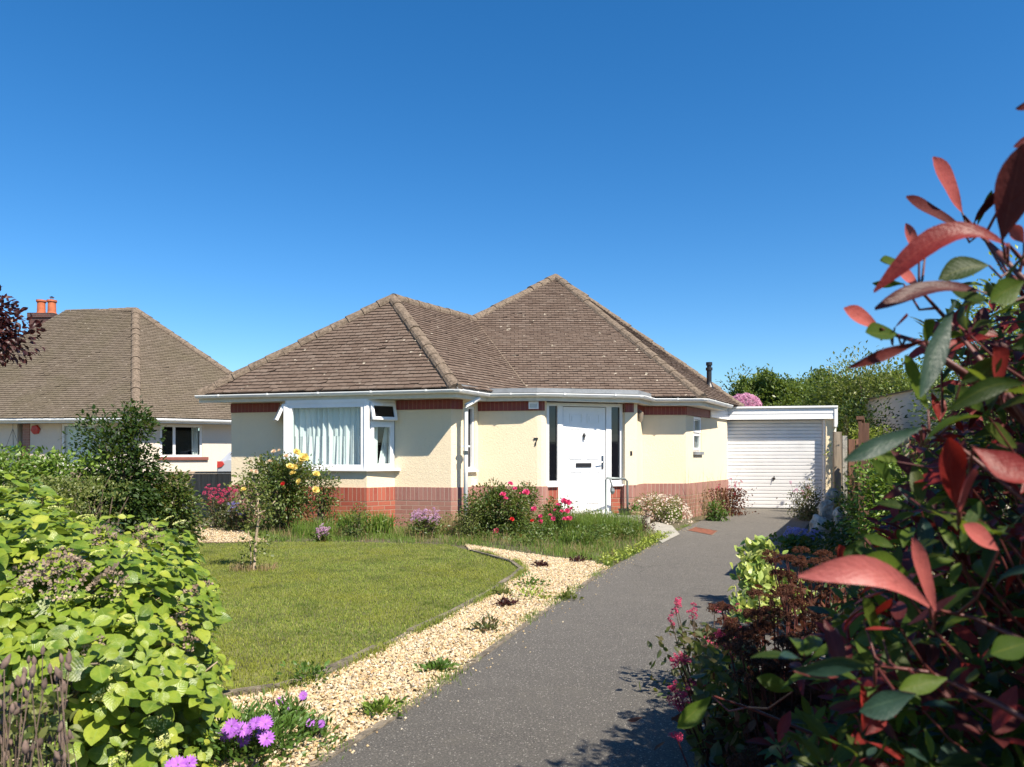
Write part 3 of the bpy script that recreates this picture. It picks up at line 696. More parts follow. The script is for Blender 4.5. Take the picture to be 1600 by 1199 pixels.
for zz0, zz1 in ((.36,.94),(1.16,1.70),(1.80,1.97)):
    for k in (0, 1):
        a = D0+dw*(.15 if k == 0 else .56); b_ = a+dw*.29
        for (q0,q1,r0,r1) in ((a,b_,zz0,zz0+.014),(a,b_,zz1-.014,zz1),(a,a+.014,zz0+.014,zz1-.014),(b_-.014,b_,zz0+.014,zz1-.014)):
            mb.fbox(FD, q0, q1, -.036, -.024, r0, r1)
        mb.fbox(FD, a+.04, b_-.04, -.036, -.026, zz0+.04, zz1-.04)
mb.build('panel_moulding', M['upvc'], door, bevel=.003)
mb = MB(); mb.fbox(FD, D0+dw*.30, D0+dw*.66, -.036, -.018, 1.015, 1.085); mb.build('letter_box', M['black'], door, bevel=.004)
mb = MB(); mb.fbox(FD, D1-.075, D1-.04, -.036, -.02, .98, 1.22); mb.tube([FD.pt(D1-.058,-.02,1.10), FD.pt(D1-.058,.02,1.10), FD.pt(D1-.09,.025,1.102), FD.pt(D1-.17,.025,1.09)], .010, 8); mb.build('handle', M['metal'], door)
mb = MB(); c_ = FD.pt(D0+dw*.49, -.03, 1.58); mb.lathe([(0,0),(.030,0),(.030,.012),(.012,.02),(0,.022)], c_, 14, axis=(FD.n.x,FD.n.y,0)); mb.tube([c_+Vector((0,-.015,.055)), c_+Vector((0,-.02,.0)), c_+Vector((0,-.03,-.05)), c_+Vector((0,-.02,-.075))], [.006,.02,.012,.016], 8); mb.build('knocker', M['black'], door)
mb = MB(); mb.prism([pt2(FD,-.05,.02), pt2(FD,L+.15,.02), pt2(FD,L+.15,.75), pt2(FD,-.05,.75)], 0, .17); mb.build('door_step', M['slab'], bungalow, bevel=.012)
# number 7, bell, security light, lamp
FB = F(B_L, B_R); sx7 = FB.s_at(837.5); 
mb = MB(); z7 = 1.395; w7 = .075; h7 = .135
sh = [(0,1),(1,1),(1,.86),(.62,.42),(.52,0),(.22,0),(.30,.38),(.70,.80),(.22,.80),(.12,.70),(0,.70)]
mb.face([FB.pt(sx7-w7/2+a*w7, .015, z7+c*h7) for a, c in sh][::-1])
for i in range(len(sh)):
    (a,c),(a2,c2) = sh[i], sh[(i+1)%len(sh)]; mb.face([FB.pt(sx7-w7/2+a*w7,.015,z7+c*h7), FB.pt(sx7-w7/2+a2*w7,.015,z7+c2*h7), FB.pt(sx7-w7/2+a2*w7,0,z7+c2*h7), FB.pt(sx7-w7/2+a*w7,0,z7+c*h7)])
mb.build('house_number', M['black'], bungalow)
mb = MB(); s_ = FB.s_at(835); mb.fbox(FB, s_-.09, s_+.08, .03, .09, 2.03, 2.16); mb.fbox(FB, s_-.05, s_+.05, .0, .03, 2.06, 2.12)
sl_ = mb.build('security_light', M['upvc'], bungalow, bevel=.01); mb = MB(); mb.fbox(FB, s_-.07, s_+.06, .089, .094, 2.05, 2.12); mb.build('lens', plain('light lens', (.5,.5,.48), .15), sl_)
FC = F(C0, C1_); FC2 = F(C1_, CD)
mb = MB(); mb.fbox(FC, FC.L-.06, FC.L-.02, 0, .02, 1.22, 1.30); mb.build('door_bell', M['black'], bungalow, bevel=.004)
mb = MB(); c_ = FC2.pt(.3, .08, 1.93); mb.lathe([(0,-.09),(.035,-.08),(.05,.0),(.06,.08),(.02,.12),(0,.13)], c_, 12); mb.tube([c_+Vector((0,0,.12)), FC2.pt(.3,0,2.08)], .012, 6); mb.build('wall_lamp', plain('smoked lamp', (.22,.18,.14), .2), bungalow)

# ------------------------------------------------------------------ garage beside it
garage = thing('garage', 'flat roofed garage with white ribbed up-and-over door beside the cream bungalow', 'garage', (5.9,16.4,0))
FG = F((4.80,16.64),(4.80+.985,16.64-.174)); g0 = FG.s_at(1133, -.18); g1 = FG.s_at(1286, -.18); gE = FG.s_at(1304)
mb = MB(); mb.fbox(FG, 0, g0, -.3, 0, 0, 2.02); mb.fbox(FG, g1+.02, gE, -.3, 0, 0, 2.02)
mb.fbox(FG, 0, .15, -5.5, -.3, 0, 2.1); mb.fbox(FG, gE-.15, gE, -5.5, -.3, 0, 2.1); mb.fbox(FG, 0, gE, -5.6, -5.5, 0, 2.1)
mb.build('wall', M['cream2'], garage)
mb = MB(); fs0 = FG.s_at(1108, .12)
for k in range(4): mb.fbox(FG, fs0, gE-.03, 0, .09-.008*(k % 2), 2.025+k*.062, 2.025+k*.062+.060)
mb.fbox(FG, gE-.028, gE+.04, -.02, .11, 1.85, 2.30); mb.fbox(FG, gE-.0, gE+.04, -.06, -.0201, .9, 2.2)
mb.fbox(FG, fs0, gE+.04, -.05, .13, 2.275, 2.315)
for k in range(4): mb.fbox(FE, FE.s_at(1108), FE.L-.02, 0, .05-.006*(k % 2), 2.025+k*.062, 2.025+k*.062+.060)
mb.fbox(FE, FE.s_at(1107), FE.L-.02, 0, .07, 2.275, 2.31)
mb.build('fascia', M['upvc'], garage, bevel=.003)
mb = MB(); mb.fbox(FG, fs0, gE+.03, -5.6, -.04, 2.11, 2.29); mb.build('roof', M['lead'], garage)
mb = MB(); mb.fbox(FG, g0, g0+.035, -.22, -.05, 0, 2.02); mb.build('door_jamb', M['upvc'], garage); mb = MB(); mb.fbox(FG, g1-.015, g1+.02, -.22, -.05, 0, 2.02); mb.build('door_jamb', M['upvc'], garage)
mb = MB(); n = 25; zt = 2.02
for k in range(n):
    z0 = .03+k*(zt-.03)/n; z1 = z0+(zt-.03)/n; q0, q1 = g0+.04, g1-.018
    prof = [(z0,-.200),(z0+.009,-.200),(z0+.013,-.172),(z1-.010,-.166),(z1,-.196)]
    for (za,da),(zb,db) in zip(prof[:-1], prof[1:]): mb.face([FG.pt(q0,da,za),FG.pt(q1,da,za),FG.pt(q1,db,zb),FG.pt(q0,db,zb)])
gd = mb.build('garage_door', M['upvc'], garage)
mb = MB(); sh_ = FG.s_at(1209, -.18); mb.lathe([(.03,0),(.03,.015),(.012,.03),(0,.03)], FG.pt(sh_,-.17,.70), 12, axis=(FG.n.x,FG.n.y,0)); mb.tube([FG.pt(sh_,-.14,.76),FG.pt(sh_,-.13,.70),FG.pt(sh_-.02,-.13,.64)], .012, 8); mb.build('handle', M['black'], gd)

# ------------------------------------------------------------------ neighbouring bungalow on the left
nb = thing('bungalow', 'neighbouring pale bungalow with mossy hipped roof behind the hedge', 'house', (-12,23,0))
E0 = (-18.8,21.9,2.30); E1 = (-10.55,20.65,2.30); E2 = (-6.7,23.3,2.30); T1 = depth_for(212,484,6.08); T0 = (-15.1,25.1,6.08); E3 = (-9.5,28.6,2.3); E4 = (-19,29.2,2.3)
nr = tile_roof([[E0,E1,T1,T0],[E1,E2,T1],[E2,E3,T1],[E3,E4,T1],[E4,T0,T1],[E4,E0,T0]], M['tile2'], nb)
mb = MB(); 
for a, b_ in ((E1,T1),(T0,T1),(E0,T0),(E2,T1)): ridge(mb, a, b_, .12)
mb.build('hip_tiles', M['ridge'], nr)
NG = [E0[:2], E1[:2], E2[:2]]; gutter(NG, 2.25, nb, M['upvc_old'], 1.1)
nw = offset(NG, -.45)
NL = F(nw[0], nw[1]); NR = F(nw[1], nw[2])
nwx0, nwx1 = NL.s_at(95), NL.s_at(158); rx0, rx1 = NR.s_at(250), NR.s_at(316); dx = NL.s_at(27)
mb = MB()
def holes(mb, f, s0, s1, z0, z1, hs, m=0):
    c = s0
    for (a, b_, za, zb) in hs:
        mb.fbox(f, c, a, -.25, 0, z0, z1, m); mb.fbox(f, a, b_, -.25, 0, z0, za, m)
        if zb < z1-.01: mb.fbox(f, a, b_, -.25, 0, zb, z1, m)
        c = b_
    mb.fbox(f, c, s1, -.25, 0, z0, z1, m)
holes(mb, NL, NL.s_at(47), NL.L, 0, 2.16, [(nwx0, nwx1, .9, 2.14)]); holes(mb, NR, 0, NR.L, 0, 2.16, [(rx0, rx1, 1.18, 2.12)])
mb.fbox(NL, 0, dx, -.25, 0, 0, 2.16); mb.fbox(NL, NL.s_at(0), NL.s_at(27), -.9, -.7, 0, 2.16)
bkw = [nw[2], (-10,28.1), (-18.5,28.7), nw[0]]; wallpoly(mb, bkw, 0, 2.16)
mb.build('wall', M['white_render'], nb)
mb = MB(); mb.fbox(NL, NL.s_at(36), NL.s_at(47)-.005, -.25, .02, 0, 2.15); mb.build('brick_pier', M['brick_dull'], nb)
mb = MB(); sf = offset(NG, -.01); 
for i in range(2): mb.face([(*NG[i],2.17),(*NG[i+1],2.17),(*nw[i+1],2.17),(*nw[i],2.17)])
mb.build('soffit', M['soffit'], nb); mb = MB(); wallpoly(mb, NG, 2.15, 2.28, -.005, 0, .02); mb.build('fascia', M['upvc_old'], nb)
def nwin(f, s0, s1, z0, z1, split, blind):
    o = frame_box(f, s0, s1, z0, z1, -.12, -.04, .06, 'window', M['upvc'], nb, M['glass'])
    mb = MB(); mb.fbox(f, split-.035, split+.035, -.118, -.038, z0+.06, z1-.06); mb.build('mullion', M['upvc'], o)
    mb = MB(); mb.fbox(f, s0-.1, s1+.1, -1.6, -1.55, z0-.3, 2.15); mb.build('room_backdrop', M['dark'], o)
    return o
n1 = nwin(NL, nwx0, nwx1, .9, 2.14, NL.s_at(144.5), 1)
mb = MB(); n = 17
for k in range(n):
    s = nwx0+.08+(nwx1-nwx0-.16)*k/(n-1); a = .05
    mb.face([NL.pt(s-.036,-.15,1.0), NL.pt(s+.036,-.185,1.0), NL.pt(s+.036,-.185,2.06), NL.pt(s-.036,-.15,2.06)])
mb.build('blind', M['net'], n1)
n2 = nwin(NR, rx0, rx1, 1.18, 2.12, NR.s_at(272.5), 0)
curtain(NR, NR.s_at(302), rx1-.06, 1.24, 2.06, -.25, M['net'], n2, .03, 4)
mb = MB(); mb.fbox(NR, rx0-.05, NR.s_at(325), -.05, .07, 1.09, 1.178); mb.build('sill', plain('red tile sill', (.20,.06,.045), .7), n2)
# chimney
mb = MB(); cx, cy = -16.9, 26.4; ch = at(72, 500, cy); cx = ch.x
mb.prism([(cx-.42,cy-.3),(cx+.42,cy-.3),(cx+.42,cy+.3),(cx-.42,cy+.3)], 4.0, 6.12); mb.prism([(cx-.46,cy-.34),(cx+.46,cy-.34),(cx+.46,cy+.34),(cx-.46,cy+.34)], 6.12, 6.28)
chm = mb.build('chimney', M['brick_dark'], nr)
for dx_ in (-.19, .19):
    mb = MB(); mb.lathe([(.15,0),(.165,.04),(.14,.08),(.13,.42),(.165,.46),(.165,.52),(.12,.52),(.12,.3)], (cx+dx_+.05, cy-.05, 6.26), 16)
    mb.build('chimney_pot', M['terracotta'], nr, smooth=False)
mb = MB(); mb.lathe([(.05,0),(.05,.1),(.09,.12),(0,.17)], (cx+.24, cy-.05, 6.76), 12); mb.build('cowl', M['metal'], nr)
mb = MB(); sb = NL.s_at(57); c_ = NL.pt(sb, .02, 1.98); mb.lathe([(0,.07),(.13,.06),(.15,.0)], c_, 6, axis=(NL.n.x,NL.n.y,0)); mb.build('alarm_box', M['red'], nb)
# hanging basket
hb = NL.pt(NL.s_at(31), .25, 1.50)
bk = thing('hanging_basket', 'green hanging basket with yellow flowers by the neighbour porch', 'hanging basket', hb)
mb = MB(); mb.lathe([(0,-.16),(.1,-.13),(.17,-.03),(.18,0)], hb, 14); mb.build('basket', plain('green basket', (.03,.16,.11), .6), bk)
mb = MB(); 
for k in range(3): mb.tube([hb+Vector((.17*math.cos(k*2.1),.17*math.sin(k*2.1),0)), hb+Vector((0,0,.5))], .006, 4)
mb.tube([hb+Vector((0,0,.5)), hb+Vector((0,0,.66))], .006, 4); mb.build('chain', M['black'], bk)

# ------------------------------------------------------------------ low wooden fence by the left
fn = thing('fence', 'low dark weathered board fence left of the cream bungalow', 'fence', (-7,14.6,0))
FF = F((-8.6,14.3),(-5.25,14.9)); mb = MB(); s = 0
while s < FF.L-.05:
    mb.fbox(FF, s, s+.165, -.010+.012*(int(s/.15+.5)%2), .008+.012*(int(s/.15+.5)%2), .03, .855); s += .15
mb.build('boards', M['wood_dark'], fn); mb = MB(); mb.fbox(FF, 0, FF.L, -.04, .04, .86, .90); mb.build('cap_rail', M['wood_dark'], fn)
mb = MB(); mb.fbox(FF, 0, FF.L, .013, .05, .42, .47); mb.build('rail', M['wood_dark'], fn)
mb = MB(); mb.fbox(FF, 0, FF.L, -.03, .03, 0, .15); mb.build('gravel_board', M['wood_grey'], fn)
# gate fence beside the garage
gf = thing('fence', 'reddish brown vertical board fence panel right of the garage', 'fence', (7.3,15,0))
GF = F((6.70,14.95),(9.2,14.6)); mb = MB(); s = .12
while s < GF.L:
    mb.fbox(GF, s+.008, s+.132, -.01, .014+random.gauss(0,.002), .12, 1.55+random.gauss(0,.003)); s += .142
mb.build('boards', M['wood'], gf); mb = MB(); mb.fbox(GF, 0, GF.L, -.06, -.011, 1.3, 1.38); mb.fbox(GF, 0, GF.L, -.06, -.011, .3, .38); mb.build('rail', M['wood'], gf)
mb = MB(); mb.fbox(GF, .0, .09, -.05, .05, 0, 1.62); mb.build('post', M['slab'], gf, bevel=.008)
mb = MB(); mb.fbox(GF, -.16, -.02, -.06, .06, 0, 1.70); mb.build('post', M['wood_grey'], gf, bevel=.008)
mb = MB(); mb.fbox(GF, 1.12, 1.24, .02, .12, 0, 1.64); mb.build('post', M['wood_grey'], gf, bevel=.008)

# ------------------------------------------------------------------ added fence that throws the drive shadow, then the outbuilding on the right
bf = thing('fence', 'added brown timber fence from the gate towards the camera, shadowing the drive', 'fence', (5,10.5,0))
OF = F((6.95,14.5),(3.0,6.34)); mb = MB(); q = 0
while q < OF.L-.02:
    mb.fbox(OF, q+.004, min(OF.L,q+.146), -.011, .011+random.gauss(0,.002), .08, 1.52+random.gauss(0,.004)); q += .15
mb.build('boards', M['wood'], bf); mb = MB(); mb.fbox(OF, 0, OF.L, -.03, .03, 1.53, 1.56); mb.build('cap_rail', M['wood'], bf)
for k in range(6): mb = MB(); mb.fbox(OF, OF.L*k/5-.04 if k else 0, OF.L*k/5+.04 if k < 5 else OF.L-.01, -.07, -.012, 0, 1.5); mb.build('post', M['wood'], bf)
for zz in (.35, 1.2): mb = MB(); mb.fbox(OF, .1, OF.L-.1, -.05, -.0115, zz, zz+.08); mb.build('rail', M['wood'], bf)
ob = thing('outbuilding', 'pale walled outbuilding glimpsed between the red leaves at the right', 'building', (10.5,18,0))
mb = MB(); mb.prism([(9.3,16.5),(13.0,16.0),(13.6,20.5),(9.9,21)], 0, 2.75); mb.build('wall', M['white_render'], ob)
mb = MB(); A_, B_, C_, D_ = Vector((9.2,16.35,2.76)), Vector((13.2,15.8,2.76)), Vector((13.8,20.6,2.76)), Vector((9.7,21.2,2.76)); e1, e2 = Vector((12.4,15.95,3.2)), Vector((13.0,20.9,3.2))
for fc in ((A_,e1,e2,D_),(e1,B_,C_,e2),(A_,B_,e1),(D_,e2,C_),(A_,D_,C_,B_)): mb.face(fc)
mb.build('roof', M['lead'], ob)

# ------------------------------------------------------------------ white hatchback on the neighbour's drive
car = thing('parked_car', 'pale silver hatchback seen from behind, beyond the low board fence', 'car', (-6.7,20.5,0))
cx0 = -6.80; cy0 = 19.1; M['carp'] = plain('silver car paint', (.36,.38,.41), .2, var=.01); M['tyre'] = plain('tyre', (.02,.02,.02), .8)
sect = [(0,.42,.94,.84,1.10),(.06,.30,1.02,.88,1.14),(.30,.22,1.00,.89,1.36),(.75,.20,1.00,.90,1.44),(2.0,.20,1.00,.90,1.46),(2.7,.20,.97,.90,1.36),(3.35,.20,.93,.89,.98),(4.0,.22,.82,.86,.86),(4.25,.35,.70,.78,.70)]
V_, F_ = [], []
for (yy, zb, zs, hw, zt) in sect:
    tw_ = hw*.74 if zt > 1.1 else hw*.86
    ring = [(-hw*.9,zb),(-hw,zb+.15),(-hw,zs-.15),(-hw*.97,zs),(-tw_,zt-.06),(-tw_*.8,zt),(0,zt+.02),(tw_*.8,zt),(tw_,zt-.06),(hw*.97,zs),(hw,zs-.15),(hw,zb+.15),(hw*.9,zb)]
    V_ += [(cx0+x_, cy0+yy, z_) for x_, z_ in ring]
mb = MB(); k = 13
for i in range(len(sect)-1):
    for j in range(k): mb.face([V_[i*k+j], V_[i*k+(j+1)%k], V_[(i+1)*k+(j+1)%k], V_[(i+1)*k+j]])
mb.face(V_[:k]); mb.face(V_[-k:][::-1]); mb.build('body', M['carp'], car, smooth=False)
mb = MB(); mb.face([(cx0-.62,cy0+.075,1.08),(cx0+.62,cy0+.075,1.08),(cx0+.56,cy0+.27,1.345),(cx0-.56,cy0+.27,1.345)]); mb.build('rear_window', M['dglass'], car)
for sg in (-1, 1):
    mb = MB(); pts = [(cx0+sg*.845,.90),(cx0+sg*.72,.93),(cx0+sg*.66,1.0),(cx0+sg*.72,1.07),(cx0+sg*.84,1.07)]
    mb.face([(x_, cy0-.02+.02, z_) for x_, z_ in pts]); mb.face([(x_, cy0-.03, z_) for x_, z_ in pts])
    for i in range(5):
        a, b_ = pts[i], pts[(i+1)%5]; mb.face([(a[0],cy0-.03,a[1]),(b_[0],cy0-.03,b_[1]),(b_[0],cy0+.05,b_[1]),(a[0],cy0+.05,a[1])])
    mb.build('tail_light', M['red'], car)
    mb = MB(); mb.face([(cx0+sg*.905,cy0+.55,.98),(cx0+sg*.905,cy0+3.1,.96),(cx0+sg*.70,cy0+2.7,1.34),(cx0+sg*.70,cy0+.75,1.36)]); mb.build('side_window', M['dglass'], car)
    for yy in (.75, 3.45):
        mb = MB(); mb.lathe([(0,-.1),(.31,-.1),(.32,-.08),(.32,.08),(.31,.1),(0,.1)], (cx0+sg*.80,cy0+yy,.32), 22, axis=(1,0,0)); mb.build('wheel', M['tyre'], car)
mb = MB(); mb.fbox(F((cx0-.26,cy0-.005),(cx0+.26,cy0-.005)), 0, .52, 0, .012, .80, .91); mb.build('number_plate', plain('yellow plate', (.75,.55,.04), .4), car)
mb = MB(); mb.fbox(F((cx0-.8,cy0-.0),(cx0+.8,cy0-.0)), 0, 1.6, -.05, .06, .38, .60); mb.build('bumper', M['carp'], car, bevel=.03)

# ------------------------------------------------------------------ things by the door
hr = thing('handrail', 'bent grey tube handrail right of the front door step', 'handrail', (2.05,13.1,0))
p1 = at(947,800,12.75); p2 = at(946.5,750,12.75); p3 = at(949,747,12.75); p4 = at(976,748.5,13.0); p5 = at(980,752,13.03); p6 = Vector((p5.x+.01, p5.y, 0))
mb = MB(); mb.tube([Vector((p1.x,p1.y,.12)), p2, p3, p4, p5, p6], .020, 10); mb.build('rail', M['galv'], hr, smooth=True)
q1 = at(953,749,12.78); q2 = at(957,765,12.8); mb = MB(); mb.tube([q1, (q1+q2)/2+Vector((.005,0,.01)), q2], .014, 8); mb.lathe([(0,-.06),(.03,-.04),(.045,.0),(.03,.05),(0,.06)], q2+Vector((0,0,-.03)), 10); mb.build('bracket', M['galv'], hr)
def potplant(px, py, w_, h_, label, mt, leafmat, lsz=.05):
    x_, y_ = g(px, py); t = thing('plant_pot', label, 'plant pot', (x_,y_,0)); mb = MB()
    mb.lathe([(0,0),(w_*.38,0),(w_*.5,h_*.9),(w_*.54,h_*.9),(w_*.54,h_),(w_*.45,h_),(w_*.42,h_*.85),(0,h_*.85)], (x_,y_,0), 18); mb.build('pot', mt, t)
    n = 60; P = np.array([x_,y_,h_*.9])+RG.normal(0,1,(n,3))*np.array([w_*.3,w_*.3,.03]); d = randdir(n); d[:,2] = abs(d[:,2])+.4
    leaves(P, d, randdir(n)+[0,0,1], lsz, LT_M, leafmat, 'foliage', t)
M['lf_mid'] = leafm('mid green leaf', [(.03,.07,.012),(.06,.12,.02),(.09,.17,.03)])
M['wicker'] = brick('wicker basket', ((.42,.30,.17),(.34,.23,.13),(.45,.34,.2)), (.12,.08,.05))
x_, y_ = g(994, 820)
t = thing('basket_planter', 'small woven basket planter beside the handrail', 'planter', (x_,y_,0))
mb = MB(); rows = 7
for k in range(rows):
    mb.lathe([(.125,k*.034),(.14,k*.034+.008),(.14,k*.034+.026),(.125,k*.034+.034)], (x_,y_,0), 26, sx=1, sy=.8)
mb.lathe([(0,.22),(.125,.22)], (x_,y_,0), 20, sy=.8); mb.build('basket', plain('woven cane', (.42,.30,.18), .8, var=.3, vs=50, bmp=.01), t)
P = np.array([x_,y_,.25])+RG.normal(0,1,(50,3))*np.array([.07,.05,.04]); d = randdir(50); d[:,2] = abs(d[:,2])+.4; leaves(P, d, randdir(50)+[0,0,1], .055, LT_M, M['lf_mid'], 'foliage', t)
x_, y_ = g(976, 820); t = thing('plant_pot', 'black plastic pot on its side by the door step', 'plant pot', (x_,y_,0))
mb = MB(); mb.lathe([(0,0),(.07,0),(.10,.26),(.11,.26),(.11,.28),(.09,.28),(.06,.02),(0,.02)], (x_-.01,y_,.0), 18); mb.build('pot', M['black'], t)
# rusty drain cover
mb = MB(); dcv = [g(*p) for p in [(1074,831),(1112,838.5),(1121,832),(1086,826)]]; mb.prism(dcv, .0, .026)
M['rust'] = plain('rusty iron', (.22,.07,.035), .85, var=.3, vs=14, bmp=.01)
dc = thing('drain_cover', 'rust red iron cover set in the drive near the daisies', 'drain cover', (*dcv[0],0)); mb.build('plate', M['rust'], dc)
fr_ = MB()
for i in range(4): f_ = F(dcv[i], dcv[(i+1)%4]); fr_.fbox(f_, -.01, f_.L+.01, -.012, .012, .0, .024+.001*i)
fr_.build('frame', M['kerb'], dc)

# ------------------------------------------------------------------ plants
def clumps(cx, cy, rx, ry, z0, z1, k, up=.2):
    """clump centres spread through a lumpy dome"""
    d = randdir(k); d[:,2] = np.abs(d[:,2])*(1 if up else 1); r = RG.random(k)**.35
    zc = (z0+z1)/2; hz = (z1-z0)/2; d2 = randdir(k)
    c = np.stack([cx+d2[:,0]*rx*r, cy+d2[:,1]*ry*r, zc+d2[:,2]*hz*r], 1)
    return c
def stems_to(mb, base, tips, r0, r1, bend=.15, n=5, seg=5, z0=None):
    for t in tips:
        t = Vector(t); b_ = Vector(base)+Vector((random.gauss(0,.03), random.gauss(0,.03), 0)); pts = []
        for i in range(n+1):
            u = i/n; p = b_.lerp(t, u); p.z += bend*math.sin(u*math.pi)*(t-b_).length*.4; p += Vector((random.gauss(0,1),random.gauss(0,1),0))*.015*(t-b_).length*(1 if 0 < i < n else 0); pts.append(p)
        mb.tube(pts, [r0+(r1-r0)*i/n for i in range(n+1)], seg, cap=False)
def shrub(name, label, cat, cx, cy, rx, ry, z0, z1, nl, ls, lm, T=LT_S, k=40, cr=.22, stem='bark', nst=16, group=None, part='foliage', sr=(.012,.004), updir=.3, trunk=None, flat=1):
    t = thing(name, label, cat, (cx,cy,0), 0, group)
    C_ = clumps(cx, cy, rx*(1-cr*.5), ry*(1-cr*.5), z0, z1, k); ci = RG.integers(0, k, nl); R_ = min(rx, (z1-z0)/2)*cr*2*RG.uniform(.5,1.3,k)
    off = randdir(nl)*(RG.random(nl)**.4)[:,None]*R_[ci][:,None]; P = C_[ci]+off*np.array([1,1,flat]); P[:,2] = np.maximum(P[:,2], .02)
    out = norm(P-np.array([cx,cy,(z0+z1)/2])); d = norm(off/np.maximum(R_[ci][:,None],.01)+out*.6+randdir(nl)*.8+[0,0,updir-.3]); nrm = out*.5+randdir(nl)*.7+[0,0,.8]
    leaves(P, d, nrm, ls*RG.uniform(.6,1.25,nl), T, lm, part, t)
    mb = MB(); base = (cx,cy,0)
    idx = RG.permutation(k)[:nst]
    if trunk:
        mb.tube([(cx,cy,-.05),(cx+.05,cy,z0+.3*(z1-z0)),(cx,cy,z0+.7*(z1-z0))], [trunk,trunk*.8,trunk*.3], 8); base = (cx+.03,cy,max(.2,z0*.8))
    stems_to(mb, base, C_[idx], *sr); mb.build('trunk' if trunk else 'stems', M[stem], t, smooth=True)
    return t, C_
def lm(name, *c, **k): M[name] = leafm(name, list(c), **k); return M[name]
lm('lf_dark', (.010,.024,.006),(.022,.045,.009),(.038,.07,.014), rough=.45, tr=.2, spec=.25)
lm('lf_hedge', (.025,.06,.008),(.055,.115,.014),(.11,.19,.022),(.17,.24,.035))
lm('lf_olive', (.06,.09,.02),(.11,.14,.03),(.16,.17,.05))
lm('lf_rose', (.02,.055,.010),(.045,.105,.018),(.085,.16,.028),(.12,.08,.03))
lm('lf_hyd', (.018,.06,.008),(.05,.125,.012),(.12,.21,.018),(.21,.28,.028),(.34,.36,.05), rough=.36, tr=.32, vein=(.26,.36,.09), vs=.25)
lm('lf_tree', (.03,.06,.012),(.055,.095,.018),(.10,.15,.03),(.14,.19,.04))
lm('lf_purple', (.02,.008,.010),(.04,.015,.016),(.07,.025,.02), trc=(.2,.03,.03))
lm('lf_phg', (.010,.026,.005),(.018,.042,.006),(.035,.068,.008),(.09,.135,.014),(.03,.04,.008), rough=.5, tr=.3, vein=(.11,.12,.02), spec=.2)
lm('lf_phr', (.07,.008,.007),(.19,.016,.012),(.12,.012,.011),(.27,.035,.03), rough=.45, tr=.35, vein=(.30,.06,.04), trc=(.5,.03,.012), spec=.28)
lm('lf_php', (.30,.065,.06),(.40,.11,.095),(.34,.08,.07), rough=.45, tr=.25, vein=(.45,.14,.11), trc=(.5,.06,.04), spec=.35)
lm('lf_phd', (.03,.007,.008),(.06,.012,.012),(.09,.02,.018), rough=.48, tr=.25, vein=(.16,.04,.03), trc=(.3,.03,.02), spec=.25)
lm('lf_phb', (.010,.028,.022),(.016,.038,.028),(.024,.05,.036), rough=.46, tr=.15, vein=(.06,.10,.06), spec=.28)
lm('lf_var', (.55,.55,.14),(.20,.32,.06),(.62,.62,.2),(.08,.16,.03), rough=.35, vein=(.12,.22,.04))
lm('lf_val', (.03,.055,.018),(.06,.10,.03),(.10,.05,.03))
lm('lf_brown', (.035,.013,.008),(.08,.026,.013),(.14,.05,.022),(.06,.022,.012), rough=.8, trc=(.3,.09,.03))
lm('lf_seed', (.12,.09,.07),(.18,.12,.10),(.10,.07,.075), rough=.9, trc=(.25,.15,.1))
lm('lf_bright', (.10,.16,.02),(.20,.28,.035),(.30,.36,.06))
def petal(name, *c, **k): M[name] = leafm(name, list(c), rough=.6, tr=.3, trc=c[-1], spec=.2)
petal('p_yellow', (.75,.50,.06),(.80,.62,.14),(.82,.70,.32)); petal('p_pink', (.60,.04,.13),(.75,.08,.22),(.72,.15,.3)); petal('p_red', (.5,.02,.02),(.65,.03,.03),(.6,.04,.04))
petal('p_lilac', (.30,.07,.46),(.40,.13,.56),(.46,.20,.60)); petal('p_white', (.52,.48,.38),(.62,.58,.48),(.58,.42,.36)); petal('p_mauve', (.42,.20,.36),(.55,.32,.48),(.60,.42,.55)); petal('p_crim', (.42,.03,.09),(.55,.05,.13),(.5,.08,.16)); petal('p_blue', (.22,.22,.55),(.32,.32,.66),(.4,.38,.7)); petal('p_rhod', (.55,.22,.38),(.66,.33,.48),(.72,.45,.56)); petal('p_green', (.45,.50,.12),(.58,.62,.18),(.70,.70,.32)); petal('p_peach', (.70,.45,.30),(.78,.58,.40),(.75,.62,.48))
petal('p_dry', (.26,.18,.13),(.34,.25,.19),(.42,.33,.26))
